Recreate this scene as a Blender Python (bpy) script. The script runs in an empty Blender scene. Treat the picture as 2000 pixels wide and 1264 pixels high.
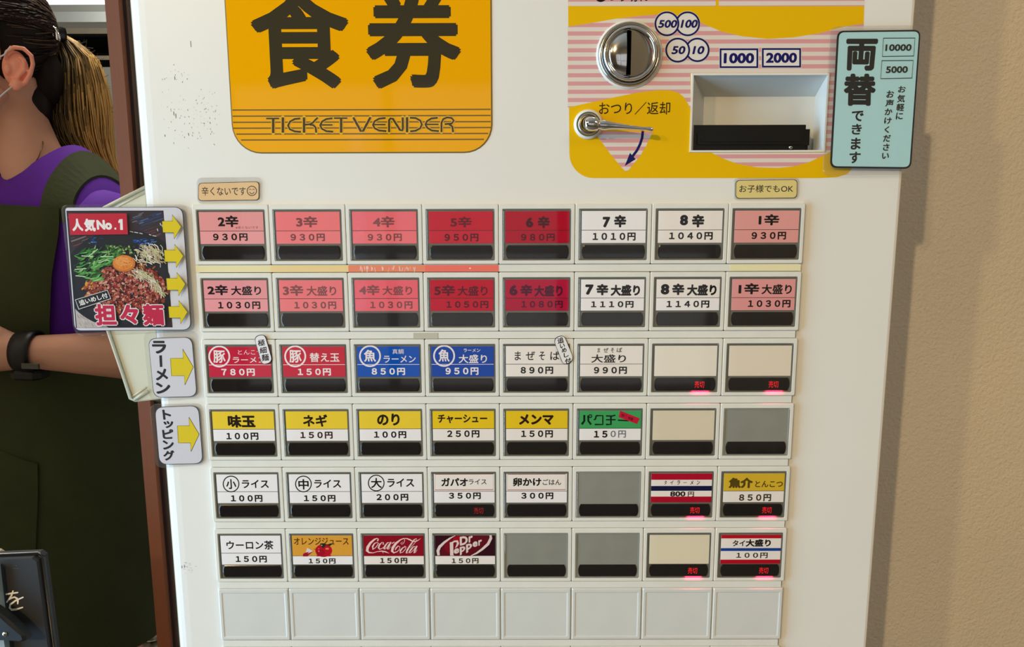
import bpy, bmesh, math, random
from mathutils import Vector, Matrix, Euler
from mathutils.geometry import tessellate_polygon

# ---------------------------------------------------------------- camera, world, lights, exposure
sc = bpy.context.scene
COL = sc.collection
random.seed(7)
FLOOR = -1.25
CEIL = 1.22
CAM_ROT = Euler((1.4118, 0.0026, 0.0011))
CAM_LOC = Vector((0.0084, -0.4552, 0.0019))
cd = bpy.data.cameras.new('camera')
cam = bpy.data.objects.new('camera', cd)
COL.objects.link(cam)
cam.location = CAM_LOC
cam.rotation_euler = CAM_ROT
cd.sensor_width = 36.0
cd.lens = 1500.0 / 2000.0 * 36.0
cd.clip_start = 0.01
sc.camera = cam
sc.view_settings.view_transform = 'Standard'
sc.view_settings.look = 'None'
sc.view_settings.gamma = 1.0
sc.view_settings.exposure = 0.0
sc.view_settings.use_curve_mapping = False
W = bpy.data.worlds.new('world')
sc.world = W
W.use_nodes = True
W.node_tree.nodes['Background'].inputs[0].default_value = (1.0, 0.97, 0.93, 1)
W.node_tree.nodes['Background'].inputs[1].default_value = 0.5


def lamp(name, kind, loc, energy, color, size=0.1, size_y=None, target=None, spot=None):
    l = bpy.data.lights.new(name, kind)
    l.energy = energy
    l.color = color
    if kind == 'AREA':
        l.size = size
        if size_y:
            l.shape = 'RECTANGLE'
            l.size_y = size_y
    else:
        l.shadow_soft_size = size
    if spot:
        l.spot_size = spot
        l.spot_blend = 0.6
    o = bpy.data.objects.new(name, l)
    COL.objects.link(o)
    o.location = loc
    if target is not None:
        o.rotation_euler = (Vector(target) - Vector(loc)).to_track_quat('-Z', 'Y').to_euler()
    return o


# two ceiling spotlights throw the two shadow edges on the beige wall; daylight comes through the window on the left
lamp('ceiling_spot_light', 'SPOT', (-1.38, -2.60, 1.12), 134, (1.0, 0.74, 0.38), 0.03, target=(0.1, 0.05, -0.1), spot=1.5)
lamp('ceiling_spot_light', 'SPOT', (-2.20, -2.30, 1.12), 70, (1.0, 0.74, 0.38), 0.06, target=(0.1, 0.05, -0.1), spot=1.5)
lamp('window_daylight', 'AREA', (-1.27, -0.50, -0.15), 27, (0.44, 0.74, 1.0), 0.7, 1.5, target=(0, -0.42, -0.15))
lamp('warm_fill_light', 'AREA', (1.5, -1.6, 1.19), 14, (1.0, 0.80, 0.54), 0.7, 0.7, target=(1.5, -1.6, 0))  # warm fill added on the right, not a fixture of the room
lamp('kitchen_ceiling_light', 'AREA', (-1.0, 1.0, 1.19), 27, (1.0, 0.95, 0.84), 0.9, 0.25, target=(-1.0, 1.0, 0))

# ---------------------------------------------------------------- helpers
ROT = CAM_ROT.to_matrix()


def P(x, y, Y=0.0):
    """point of the plane y = Y seen at pixel (x, y) of the photograph"""
    w = ROT @ Vector(((x - 1000) / 1500.0, -(y - 632) / 1500.0, -1.0))
    t = (Y - CAM_LOC.y) / w.y
    return CAM_LOC + w * t


def lin(c):
    return tuple(((v / 255.0) / 12.92 if v <= 10 else ((v / 255.0 + 0.055) / 1.055) ** 2.4) for v in c[:3])


def mat(name, rgb, rough=0.5, metal=0.0, noise=0.0, scale=8.0, bump=0.0, bscale=200.0, stretch=(1, 1, 1), spec=0.5, coat=0.0):
    m = bpy.data.materials.new(name)
    m.use_nodes = True
    nt = m.node_tree
    b = nt.nodes['Principled BSDF']
    c = lin(rgb)
    b.inputs['Base Color'].default_value = (*c, 1)
    b.inputs['Roughness'].default_value = rough
    b.inputs['Metallic'].default_value = metal
    b.inputs['Specular IOR Level'].default_value = spec
    b.inputs['Coat Weight'].default_value = coat
    if noise or bump:
        tc = nt.nodes.new('ShaderNodeTexCoord')
        mp = nt.nodes.new('ShaderNodeMapping')
        mp.inputs['Scale'].default_value = stretch
        nt.links.new(tc.outputs['Object'], mp.inputs[0])
    if noise:
        n = nt.nodes.new('ShaderNodeTexNoise')
        n.inputs['Scale'].default_value = scale
        n.inputs['Detail'].default_value = 5
        nt.links.new(mp.outputs[0], n.inputs['Vector'])
        r = nt.nodes.new('ShaderNodeMapRange')
        r.inputs['From Min'].default_value = 0.3
        r.inputs['From Max'].default_value = 0.7
        r.inputs['To Min'].default_value = 1 - noise
        r.inputs['To Max'].default_value = 1 + noise
        nt.links.new(n.outputs['Fac'], r.inputs['Value'])
        mx = nt.nodes.new('ShaderNodeVectorMath')
        mx.operation = 'SCALE'
        mx.inputs[0].default_value = c
        nt.links.new(r.outputs[0], mx.inputs['Scale'])
        nt.links.new(mx.outputs[0], b.inputs['Base Color'])
    if bump:
        n2 = nt.nodes.new('ShaderNodeTexNoise')
        n2.inputs['Scale'].default_value = bscale
        n2.inputs['Detail'].default_value = 4
        nt.links.new(mp.outputs[0], n2.inputs['Vector'])
        bp = nt.nodes.new('ShaderNodeBump')
        bp.inputs['Strength'].default_value = bump
        bp.inputs['Distance'].default_value = 0.002
        nt.links.new(n2.outputs['Fac'], bp.inputs['Height'])
        nt.links.new(bp.outputs[0], b.inputs['Normal'])
    return m


def clear_mat(name, white=0.0, tint=0.97, ior=1.45, rough=0.03, bump=0.0):
    m = bpy.data.materials.new(name)
    m.use_nodes = True
    nt = m.node_tree
    for n in list(nt.nodes):
        nt.nodes.remove(n)
    out = nt.nodes.new('ShaderNodeOutputMaterial')
    tr = nt.nodes.new('ShaderNodeBsdfTransparent')
    tr.inputs[0].default_value = (tint, tint, tint, 1)
    gl = nt.nodes.new('ShaderNodeBsdfGlossy')
    gl.inputs['Roughness'].default_value = rough
    # Schlick reflectance, the same from both sides of the sheet
    geo = nt.nodes.new('ShaderNodeNewGeometry')
    dt = nt.nodes.new('ShaderNodeVectorMath'); dt.operation = 'DOT_PRODUCT'
    nt.links.new(geo.outputs['Incoming'], dt.inputs[0]); nt.links.new(geo.outputs['Normal'], dt.inputs[1])
    ab = nt.nodes.new('ShaderNodeMath'); ab.operation = 'ABSOLUTE'
    nt.links.new(dt.outputs['Value'], ab.inputs[0])
    om = nt.nodes.new('ShaderNodeMath'); om.operation = 'SUBTRACT'; om.inputs[0].default_value = 1.0; om.use_clamp = True
    nt.links.new(ab.outputs[0], om.inputs[1])
    pw = nt.nodes.new('ShaderNodeMath'); pw.operation = 'POWER'; pw.inputs[1].default_value = 5.0
    nt.links.new(om.outputs[0], pw.inputs[0])
    fr = nt.nodes.new('ShaderNodeMath'); fr.operation = 'MULTIPLY_ADD'; fr.inputs[1].default_value = 0.95; fr.inputs[2].default_value = 0.05
    nt.links.new(pw.outputs[0], fr.inputs[0])
    mx = nt.nodes.new('ShaderNodeMixShader')
    nt.links.new(fr.outputs[0], mx.inputs[0])
    src = tr
    if white:
        df = nt.nodes.new('ShaderNodeBsdfDiffuse')
        df.inputs[0].default_value = (0.8, 0.8, 0.78, 1)
        m2 = nt.nodes.new('ShaderNodeMixShader')
        m2.inputs[0].default_value = white
        nt.links.new(tr.outputs[0], m2.inputs[1])
        nt.links.new(df.outputs[0], m2.inputs[2])
        src = m2
    if bump:
        n2 = nt.nodes.new('ShaderNodeTexNoise')
        n2.inputs['Scale'].default_value = 30
        bp = nt.nodes.new('ShaderNodeBump')
        bp.inputs['Strength'].default_value = bump
        bp.inputs['Distance'].default_value = 0.002
        tc = nt.nodes.new('ShaderNodeTexCoord')
        nt.links.new(tc.outputs['Object'], n2.inputs['Vector'])
        nt.links.new(n2.outputs['Fac'], bp.inputs['Height'])
        nt.links.new(bp.outputs[0], gl.inputs['Normal'])
    nt.links.new(src.outputs[0], mx.inputs[1])
    nt.links.new(gl.outputs[0], mx.inputs[2])
    nt.links.new(mx.outputs[0], out.inputs[0])
    return m


def attr_mat(name, rough=0.4, spec=0.4):
    m = bpy.data.materials.new(name)
    m.use_nodes = True
    nt = m.node_tree
    b = nt.nodes['Principled BSDF']
    a = nt.nodes.new('ShaderNodeAttribute')
    a.attribute_name = 'Col'
    nt.links.new(a.outputs['Color'], b.inputs['Base Color'])
    b.inputs['Roughness'].default_value = rough
    b.inputs['Specular IOR Level'].default_value = spec
    return m


def emit_mat(name, rgb, s):
    m = bpy.data.materials.new(name)
    m.use_nodes = True
    b = m.node_tree.nodes['Principled BSDF']
    b.inputs['Base Color'].default_value = (0.02, 0.0, 0.0, 1)
    b.inputs['Emission Color'].default_value = (*lin(rgb), 1)
    b.inputs['Emission Strength'].default_value = s
    return m


M = dict(
    white=mat('painted_steel', (236, 235, 232), 0.36, noise=0.012, scale=14, spec=0.3),
    plastic=mat('white_plastic', (232, 232, 226), 0.35, noise=0.03, scale=60),
    plate=mat('aged_white_plastic', (218, 220, 218), 0.35, noise=0.025, scale=45),
    seam=mat('seam_black', (35, 33, 30), 0.8),
    tray=mat('smoky_plastic', (112, 112, 104), 0.3, noise=0.08, scale=90),
    trayg=mat('bare_grey_tray', (150, 152, 146), 0.35, noise=0.05, scale=70),
    black=mat('smoked_window', (30, 27, 27), 0.12, spec=0.6),
    dark=mat('black_plastic', (12, 12, 13), 0.28),
    cover=clear_mat('clear_cover', 0.0, 1.0),
    lam=clear_mat('lamination', 0.02, 0.96, bump=0.15),
    lamf=clear_mat('clear_film', 0.03, 0.97, bump=0.1),
    print=attr_mat('print', 0.40, 0.18),
    sign=attr_mat('glossy_sign', 0.06, 0.5),
    chrome=mat('chrome', (238, 238, 240), 0.10, 1.0),
    satin=mat('satin_steel', (190, 188, 180), 0.22, 1.0),
    steel=mat('stainless_steel', (156, 163, 165), 0.42, 1.0, noise=0.12, scale=3, bump=0.25, bscale=6),
    wood=mat('brown_post', (108, 54, 24), 0.7, noise=0.12, scale=20, stretch=(1, 1, 0.08), bump=0.1),
    wall=mat('beige_stucco', (219, 209, 196), 0.8, noise=0.05, scale=5, bump=0.55, bscale=420),
    cream=mat('cream_plastic', (204, 196, 172), 0.4, noise=0.03, scale=30),
    led=emit_mat('red_led', (255, 16, 34), 1.1),
    leddim=emit_mat('dim_red_led', (255, 20, 40), 0.35),
    ledlip=emit_mat('red_led_leak', (255, 10, 45), 0.9),
)
WL = {}


def place(o, parent, loc=(0, 0, 0)):
    COL.objects.link(o)
    loc = Vector(loc)
    if parent is not None:
        o.parent = parent
        o.location = loc - WL[parent.name]
    else:
        o.location = loc
    WL[o.name] = loc
    return o


def tag(o, label=None, cat=None, group=None, kind=None):
    if label:
        o['label'] = label
    if cat:
        o['category'] = cat
    if group:
        o['group'] = group
    if kind:
        o['kind'] = kind
    return o


def empty(name, loc, label=None, cat=None, group=None, parent=None):
    o = bpy.data.objects.new(name, None)
    o.empty_display_size = 0.02
    place(o, parent, loc)
    return tag(o, label, cat, group)


class MB:
    """collects geometry in world coordinates, links it as one mesh object"""

    def __init__(self):
        self.v, self.f, self.m, self.c = [], [], [], []

    def face(self, idx, mi=0, col=(1, 1, 1)):
        self.f.append(idx)
        self.m.append(mi)
        self.c.append(col)

    def add(self, verts, faces, mi=0, col=(1, 1, 1)):
        b = len(self.v)
        self.v += [tuple(p) for p in verts]
        for f in faces:
            self.face([b + i for i in f], mi, col)

    def box(self, x0, x1, y0, y1, z0, z1, mi=0, col=(1, 1, 1)):
        v = [(x, y, z) for x in (x0, x1) for y in (y0, y1) for z in (z0, z1)]
        self.add(v, [(0, 1, 3, 2), (4, 6, 7, 5), (0, 4, 5, 1), (2, 3, 7, 6), (0, 2, 6, 4), (1, 5, 7, 3)], mi, col)

    def loft(self, loops, mi=0, cap0=False, cap1=False, closed=True, col=(1, 1, 1)):
        b = len(self.v)
        n = len(loops[0])
        for L in loops:
            self.v += [tuple(p) for p in L]
        for k in range(len(loops) - 1):
            for i in range(n if closed else n - 1):
                j = (i + 1) % n
                self.face([b + k * n + i, b + k * n + j, b + (k + 1) * n + j, b + (k + 1) * n + i], mi, col)
        if cap0:
            self.face([b + i for i in range(n)][::-1], mi, col)
        if cap1:
            self.face([b + (len(loops) - 1) * n + i for i in range(n)], mi, col)

    def tube(self, pts, rad, n=10, mi=0, caps=True, col=(1, 1, 1), flat=None):
        pts = [Vector(p) for p in pts]
        if not hasattr(rad, '__len__'):
            rad = [rad] * len(pts)
        loops = []
        ref = None
        for i, p in enumerate(pts):
            t = (pts[min(i + 1, len(pts) - 1)] - pts[max(i - 1, 0)]).normalized()
            if ref is None:
                ref = Vector((0, 0, 1)) if abs(t.z) < 0.8 else Vector((1, 0, 0))
            a = (ref - t * ref.dot(t)).normalized()
            ref = a
            b = t.cross(a)
            loops.append([p + (a * math.cos(q) + b * math.sin(q)) * rad[i] for q in [2 * math.pi * k / n for k in range(n)]])
        self.loft(loops, mi, caps, caps, col=col)

    def ball(self, c, r, nu=16, nv=10, mi=0, R=None, col=(1, 1, 1)):
        c = Vector(c)
        if not hasattr(r, '__len__'):
            r = (r, r, r)
        R = R or Matrix.Identity(3)
        loops = []
        for j in range(nv + 1):
            ph = math.pi * (0.02 + 0.96 * j / nv)
            loops.append([c + R @ Vector((r[0] * math.sin(ph) * math.cos(2 * math.pi * i / nu), r[1] * math.sin(ph) * math.sin(2 * math.pi * i / nu), r[2] * math.cos(ph))) for i in range(nu)])
        self.loft(loops, mi, True, True, col=col)

    def build(self, name, mats, parent=None, loc=None, smooth=False, label=None, cat=None, group=None, kind=None, usecol=False):
        if loc is None:
            loc = WL[parent.name] if parent is not None else (0, 0, 0)
        loc = Vector(loc)
        me = bpy.data.meshes.new(name)
        me.from_pydata([tuple(Vector(p) - loc) for p in self.v], [], self.f)
        for m in (mats if isinstance(mats, (list, tuple)) else [mats]):
            me.materials.append(m)
        for p, mi in zip(me.polygons, self.m):
            p.material_index = mi
            p.use_smooth = smooth
        if usecol:
            a = me.color_attributes.new('Col', 'FLOAT_COLOR', 'CORNER')
            buf = []
            for p, c in zip(me.polygons, self.c):
                buf += [c[0], c[1], c[2], 1.0] * p.loop_total
            a.data.foreach_set('color', buf)
        me.update()
        o = bpy.data.objects.new(name, me)
        place(o, parent, loc)
        return tag(o, label, cat, group, kind)


def fixn(o):
    bm = bmesh.new()
    bm.from_mesh(o.data)
    bmesh.ops.recalc_face_normals(bm, faces=bm.faces)
    bm.to_mesh(o.data)
    bm.free()
    return o


def rr(x0, x1, z0, z1, r, Y, n=4):
    """rounded rectangle loop in the plane y = Y"""
    r = max(1e-5, min(r, (x1 - x0) / 2 - 1e-6, (z1 - z0) / 2 - 1e-6))
    L = []
    for cx, cz, a0 in ((x1 - r, z1 - r, 0), (x0 + r, z1 - r, 90), (x0 + r, z0 + r, 180), (x1 - r, z0 + r, 270)):
        for k in range(n + 1):
            a = math.radians(a0 + 90.0 * k / n)
            L.append((cx + r * math.cos(a), Y, cz + r * math.sin(a)))
    return L


GL = {}
RAW = {}


def glyphs(s, bold):
    """outline of a string in the unit box; bold is a stroke gain in em, made by laying shifted copies over each other"""
    k = (s, round(bold, 4))
    if k not in GL:
        if s not in RAW:
            cu = bpy.data.curves.new('lettering', 'FONT')
            cu.body = s
            cu.size = 1
            cu.resolution_u = 3
            o = bpy.data.objects.new('lettering', cu)
            COL.objects.link(o)
            dg = bpy.context.evaluated_depsgraph_get()
            me = bpy.data.meshes.new_from_object(o.evaluated_get(dg))
            RAW[s] = ([(q.co.x, q.co.y) for q in me.vertices], [tuple(p.vertices) for p in me.polygons])
            bpy.data.objects.remove(o)
            bpy.data.curves.remove(cu)
            bpy.data.meshes.remove(me)
        v0, f0 = RAW[s]
        if bold <= 0:
            v, f = v0, f0
        else:
            n = 6 if bold < .03 else 8
            v, f = [], []
            for i in range(n):
                t = 2 * math.pi * (i + .5) / n
                b = len(v)
                v += [(x + bold * math.cos(t), y + bold * math.sin(t)) for x, y in v0]
                f += [tuple(b + j for j in q) for q in f0]
        xs = [p[0] for p in v]
        ys = [p[1] for p in v]
        x0, x1, y0, y1 = min(xs), max(xs), min(ys), max(ys)
        GL[k] = ([((x - x0) / (x1 - x0), (y1 - y) / (y1 - y0)) for x, y in v], f, len(v0))
    return GL[k]


class Art(MB):
    """flat print on the plane y = Y; points are pixels of the photograph carried onto that plane"""

    def __init__(self, Y, crop=None):
        super().__init__()
        self.Y = Y
        self.d = 0.0
        self.crop = crop

    def q(self, p):
        x, y = p[0], p[1]
        if self.crop:
            x, y = self.crop[0] + x / self.crop[2], self.crop[1] + y / self.crop[2]
        return P(x, y, self.Y)

    def lay(self):
        self.d += 6e-6
        return self.Y - self.d

    def tick(self):
        self.d += 4e-7
        return self.Y - self.d

    def wpoly(self, pts, col, layer=True):
        Y = self.lay() if layer else self.tick()
        tr = tessellate_polygon([[Vector((p[0], p[2], 0)) for p in pts]])
        self.add([(p[0], Y, p[2]) for p in pts], [tuple(t) for t in tr], 0, lin(col))

    def poly(self, pts, col, layer=True):
        self.wpoly([self.q(p) for p in pts], col, layer)

    def ell(self, cx, cy, rx, ry, col, n=28, rot=0.0, layer=True):
        c, s = math.cos(rot), math.sin(rot)
        self.poly([(cx + rx * math.cos(a) * c - ry * math.sin(a) * s, cy + rx * math.cos(a) * s + ry * math.sin(a) * c) for a in [2 * math.pi * i / n for i in range(n)]], col, layer)

    def ring(self, cx, cy, rx, ry, w, col, n=32):
        pts = [(cx + rx * math.cos(2 * math.pi * i / n), cy + ry * math.sin(2 * math.pi * i / n)) for i in range(n + 1)]
        self.stroke(pts, w, col, dots=False)

    def stroke(self, pts, w, col, dots=True, layer=True):
        Y = self.lay() if layer else self.tick()
        c = lin(col)
        Q = []
        for i, p in enumerate(pts):
            a = Vector(pts[max(i - 1, 0)][:2])
            b = Vector(pts[min(i + 1, len(pts) - 1)][:2])
            if pts[0][:2] == pts[-1][:2] and i in (0, len(pts) - 1):
                a, b = Vector(pts[-2][:2]), Vector(pts[1][:2])
            d = (b - a).normalized()
            nn = Vector((-d.y, d.x))
            ww = (p[2] if len(p) > 2 else w) / 2
            Q.append((Vector(p[:2]) + nn * ww, Vector(p[:2]) - nn * ww))
            if dots and ww > 0:
                Y = self.tick()
                self.add([(v.x, Y, v.z) for v in [self.q((p[0] + ww * math.cos(t), p[1] + ww * math.sin(t))) for t in [math.pi * 2 * k / 8 for k in range(8)]]], [tuple(range(8))], 0, c)
        for i in range(len(Q) - 1):
            vs = [self.q(Q[i][0]), self.q(Q[i + 1][0]), self.q(Q[i + 1][1]), self.q(Q[i][1])]
            Y = self.tick()
            self.add([(v.x, Y, v.z) for v in vs], [(0, 1, 2, 3)], 0, c)

    def wtext(self, s, TL, TR, BR, BL, col, bold=0.02):
        Y = self.lay()
        v, f, n = glyphs(s, bold)
        vs = []
        for i, (a, b) in enumerate(v):
            p = (TL * (1 - a) + TR * a) * (1 - b) + (BL * (1 - a) + BR * a) * b
            vs.append((p.x, Y - (i // n) * 4e-7, p.z))
        self.d += 4e-6
        self.add(vs, f, 0, lin(col))

    def text(self, s, x0, y0, x1, y1, col=(28, 26, 28), bold=0.02, shear=0.0):
        l, r = self.q((x0, (y0 + y1) / 2)), self.q((x1, (y0 + y1) / 2))
        t, b = self.q(((x0 + x1) / 2, y0)), self.q(((x0 + x1) / 2, y1))
        h = (t.z - b.z) * shear
        V = lambda x, z: Vector((x, 0, z))
        self.wtext(s, V(l.x + h, t.z), V(r.x + h, t.z), V(r.x, b.z), V(l.x, b.z), col, bold)

    def textq(self, s, TL, TR, BR, BL, col=(28, 26, 28), bold=0.02):
        self.wtext(s, self.q(TL), self.q(TR), self.q(BR), self.q(BL), col, bold)

    def vtext(self, s, items, col=(28, 26, 28), bold=0.02):
        """items: one (x0, y0, x1, y1) box per character"""
        for ch, b in zip(s, items):
            self.text(ch, *b, col=col, bold=bold)

    def done(self, name, parent=None, m='print', **kw):
        return self.build(name, M[m], parent, usecol=True, **kw)


def slab(x0, x1, z0, z1, r, Yf, Yb, mi, mb, bev=0.0003, n=5):
    mb.loft([rr(x0, x1, z0, z1, r, Yb, n), rr(x0, x1, z0, z1, r, Yf + bev, n), rr(x0 + bev, x1 - bev, z0 + bev, z1 - bev, max(r - bev, 1e-5), Yf, n)], mi, True, True)


def polyslab(pts, Yf, Yb, mi, mb, inset=0.0004):
    """slab with an arbitrary outline; pts are world points"""
    c = Vector((sum(p[0] for p in pts) / len(pts), 0, sum(p[2] for p in pts) / len(pts)))
    A = [(p[0], Yb, p[2]) for p in pts]
    B = [(p[0], Yf + inset, p[2]) for p in pts]
    C = []
    for p in pts:
        d = Vector((p[0], 0, p[2])) - c
        d = d * (1 - inset / max(d.length, 1e-6))
        C.append((c.x + d.x, Yf, c.z + d.z))
    mb.loft([A, B, C], mi, True, True)


def rquad(TL, TR, BR, BL, r, n=6):
    """pixel outline of a quadrilateral with rounded corners; r in pixels"""
    pts = []
    Q = [Vector(TL), Vector(TR), Vector(BR), Vector(BL)]
    rs = r if hasattr(r, '__len__') else [r] * 4
    for i in range(4):
        p, a, b = Q[i], Q[i - 1], Q[(i + 1) % 4]
        A = p + (a - p).normalized() * rs[i]
        B = p + (b - p).normalized() * rs[i]
        for k in range(n + 1):
            t = k / n
            pts.append(tuple(A * (1 - t) ** 2 + p * 2 * t * (1 - t) * 1.0 + B * t * t) if rs[i] > 0 else tuple(p))
            if rs[i] <= 0:
                break
    return pts
# ---------------------------------------------------------------- the room
def room():
    fm = mat('floor_tile', (96, 90, 82), 0.5, noise=0.1, scale=5)
    cm = mat('ceiling_paint', (205, 198, 186), 0.8)
    om = mat('far_wall_paint', (168, 150, 126), 0.7, noise=0.05, scale=3)
    km = mat('kitchen_wall', (190, 188, 178), 0.5)
    b = MB(); b.box(-2.6, 2.3, -3.3, 2.9, FLOOR - 0.1, FLOOR); b.build('floor', fm, kind='structure')
    b = MB(); b.box(-2.6, 2.3, -3.3, 2.9, CEIL, CEIL + 0.1); b.build('ceiling', cm, kind='structure')
    # wall the machine stands against; it ends at the brown post
    b = MB(); b.box(-0.262, 2.2, 0.12, 0.24, FLOOR, CEIL); b.build('wall_right', M['wall'], kind='structure')
    b = MB(); b.box(-2.6, -.54, 0.12, 0.24, FLOOR, CEIL); b.build('wall_light_block', M['wall'], kind='structure')  # unseen wall added to keep the room light off the kitchen
    b = MB(); b.box(2.2, 2.3, -3.2, 0.24, FLOOR, CEIL); b.build('wall_east', om, kind='structure')
    b = MB()
    wx0, wx1, wz0, wz1 = -1.35, 1.0, -.95, .58
    b.box(-2.6, wx0, -3.3, -3.2, FLOOR, CEIL); b.box(wx1, 2.3, -3.3, -3.2, FLOOR, CEIL)
    b.box(wx0, wx1, -3.3, -3.2, FLOOR, wz0); b.box(wx0, wx1, -3.3, -3.2, wz1, CEIL)
    b.build('wall_back', om, kind='structure')
    w = tag(empty('window_2', (-.2, -3.25, wz0)), kind='structure')
    wf = mat('window_frame_dark', (70, 58, 48), 0.4)
    b = MB()
    for x in (wx0, -.6, .22, wx1 - .05):
        b.box(x, x + .05, -3.27, -3.22, wz0, wz1)
    b.box(wx0, wx1, -3.27, -3.22, wz0, wz0 + .05); b.box(wx0, wx1, -3.27, -3.22, wz1 - .05, wz1); b.box(wx0, wx1, -3.265, -3.225, -.25, -.21)
    b.build('window_frame', wf, w)
    for x0, x1 in ((wx0 + .05, -.6), (-.55, .22), (.27, wx1 - .05)):
        b = MB(); b.box(x0, x1, -3.25, -3.244, wz0 + .05, wz1 - .05); b.build('pane', M['cover'], w)
    # curtain hanging beside the window, behind the camera
    b = MB()
    cu = [[(.95 + 1.1 * i / 80, -3.12 + .035 * math.sin(i * .9) + .012 * math.sin(i * .37), z) for i in range(81)] for z in (-1.2, -.3, .75)]
    b.loft(cu, closed=False)
    c = tag(b.build('curtain', mat('beige_curtain', (200, 190, 170), .8), loc=(1.5, -3.12, -1.2), smooth=True), 'beige folded curtain beside the large window behind the viewer', 'curtain')
    b = MB(); b.tube([(.9, -3.13, .77), (2.1, -3.13, .77)], .012, 8)
    b.build('curtain_rail', M['satin'], c)
    b = MB(); b.box(-2.6, 2.3, 2.8, 2.9, FLOOR, CEIL); b.build('wall_kitchen', km, kind='structure')
    # plain far left wall; return wall added to bring the side window's light nearer
    b = MB(); b.box(-2.6, -2.5, -3.2, 2.8, FLOOR, CEIL); b.build('wall_left', om, kind='structure')
    b = MB()
    X0, X1 = -1.40, -1.30
    b.box(X0, X1, -1.0, -.90, FLOOR, CEIL); b.box(X0, X1, -.10, .12, FLOOR, CEIL)
    b.box(X0, X1, -.90, -.10, FLOOR, -.95); b.box(X0, X1, -.90, -.10, .65, CEIL)
    b.build('wall_return_added', om, kind='structure')
    w = tag(empty('window_1', (-1.35, -.5, -.95)), kind='structure')
    wf = mat('window_frame_paint', (80, 62, 48), 0.4)
    b = MB()
    for a in (-.90, -.52, -.14):
        b.box(-1.37, -1.33, a, a + .04, -.95, .65)
    b.box(-1.37, -1.33, -.90, -.10, -.95, -.91); b.box(-1.37, -1.33, -.90, -.10, .61, .65)
    b.build('window_frame', wf, w)
    for a in (-.86, -.48):
        b = MB(); b.box(-1.353, -1.347, a, a + .34, -.91, .61); b.build('pane', M['cover'], w)
    # brown post at the end of the wall
    b = MB()
    b.box(-0.2755, -0.2660, 0.108, 0.24, FLOOR, CEIL)
    b.box(-0.2660, -0.2620, 0.114, 0.24, FLOOR, CEIL, 1)
    b.box(-0.2770, -0.2755, 0.112, 0.235, FLOOR, CEIL, 1)
    b.build('trim_1', [M['wood'], mat('dark_wood_groove', (48, 26, 20), 0.6)], kind='structure')


# ---------------------------------------------------------------- the ticket machine
CW, RH, CH = 0.045, 0.0403, 0.0355
FACE = 0.0025
XL, XR = -0.2072, 0.2365


def face_rects(mb, x0, x1, z0, z1, hole, Y, mi=0):
    hx0, hx1, hz0, hz1 = hole
    for a, b, c, d in ((x0, hx0, z0, z1), (hx1, x1, z0, z1), (hx0, hx1, hz1, z1), (hx0, hx1, z0, hz0)):
        mb.add([(a, Y, c), (b, Y, c), (b, Y, d), (a, Y, d)], [(0, 1, 2, 3)], mi)


ZT, ZB = 0.36, -1.22
mach = empty('ticket_machine', (0.0147, 0.06, FLOOR), 'tall white ticket vending machine with orange panel and rows of price buttons', 'vending machine')


def hole_rect():
    a, b = P(1352, 220, FACE), P(1611.5, 220, FACE)
    c, d = P(1480, 147, FACE), P(1480, 293.5, FACE)
    return a.x, b.x, d.z, c.z


HOLE = hole_rect()


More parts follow.
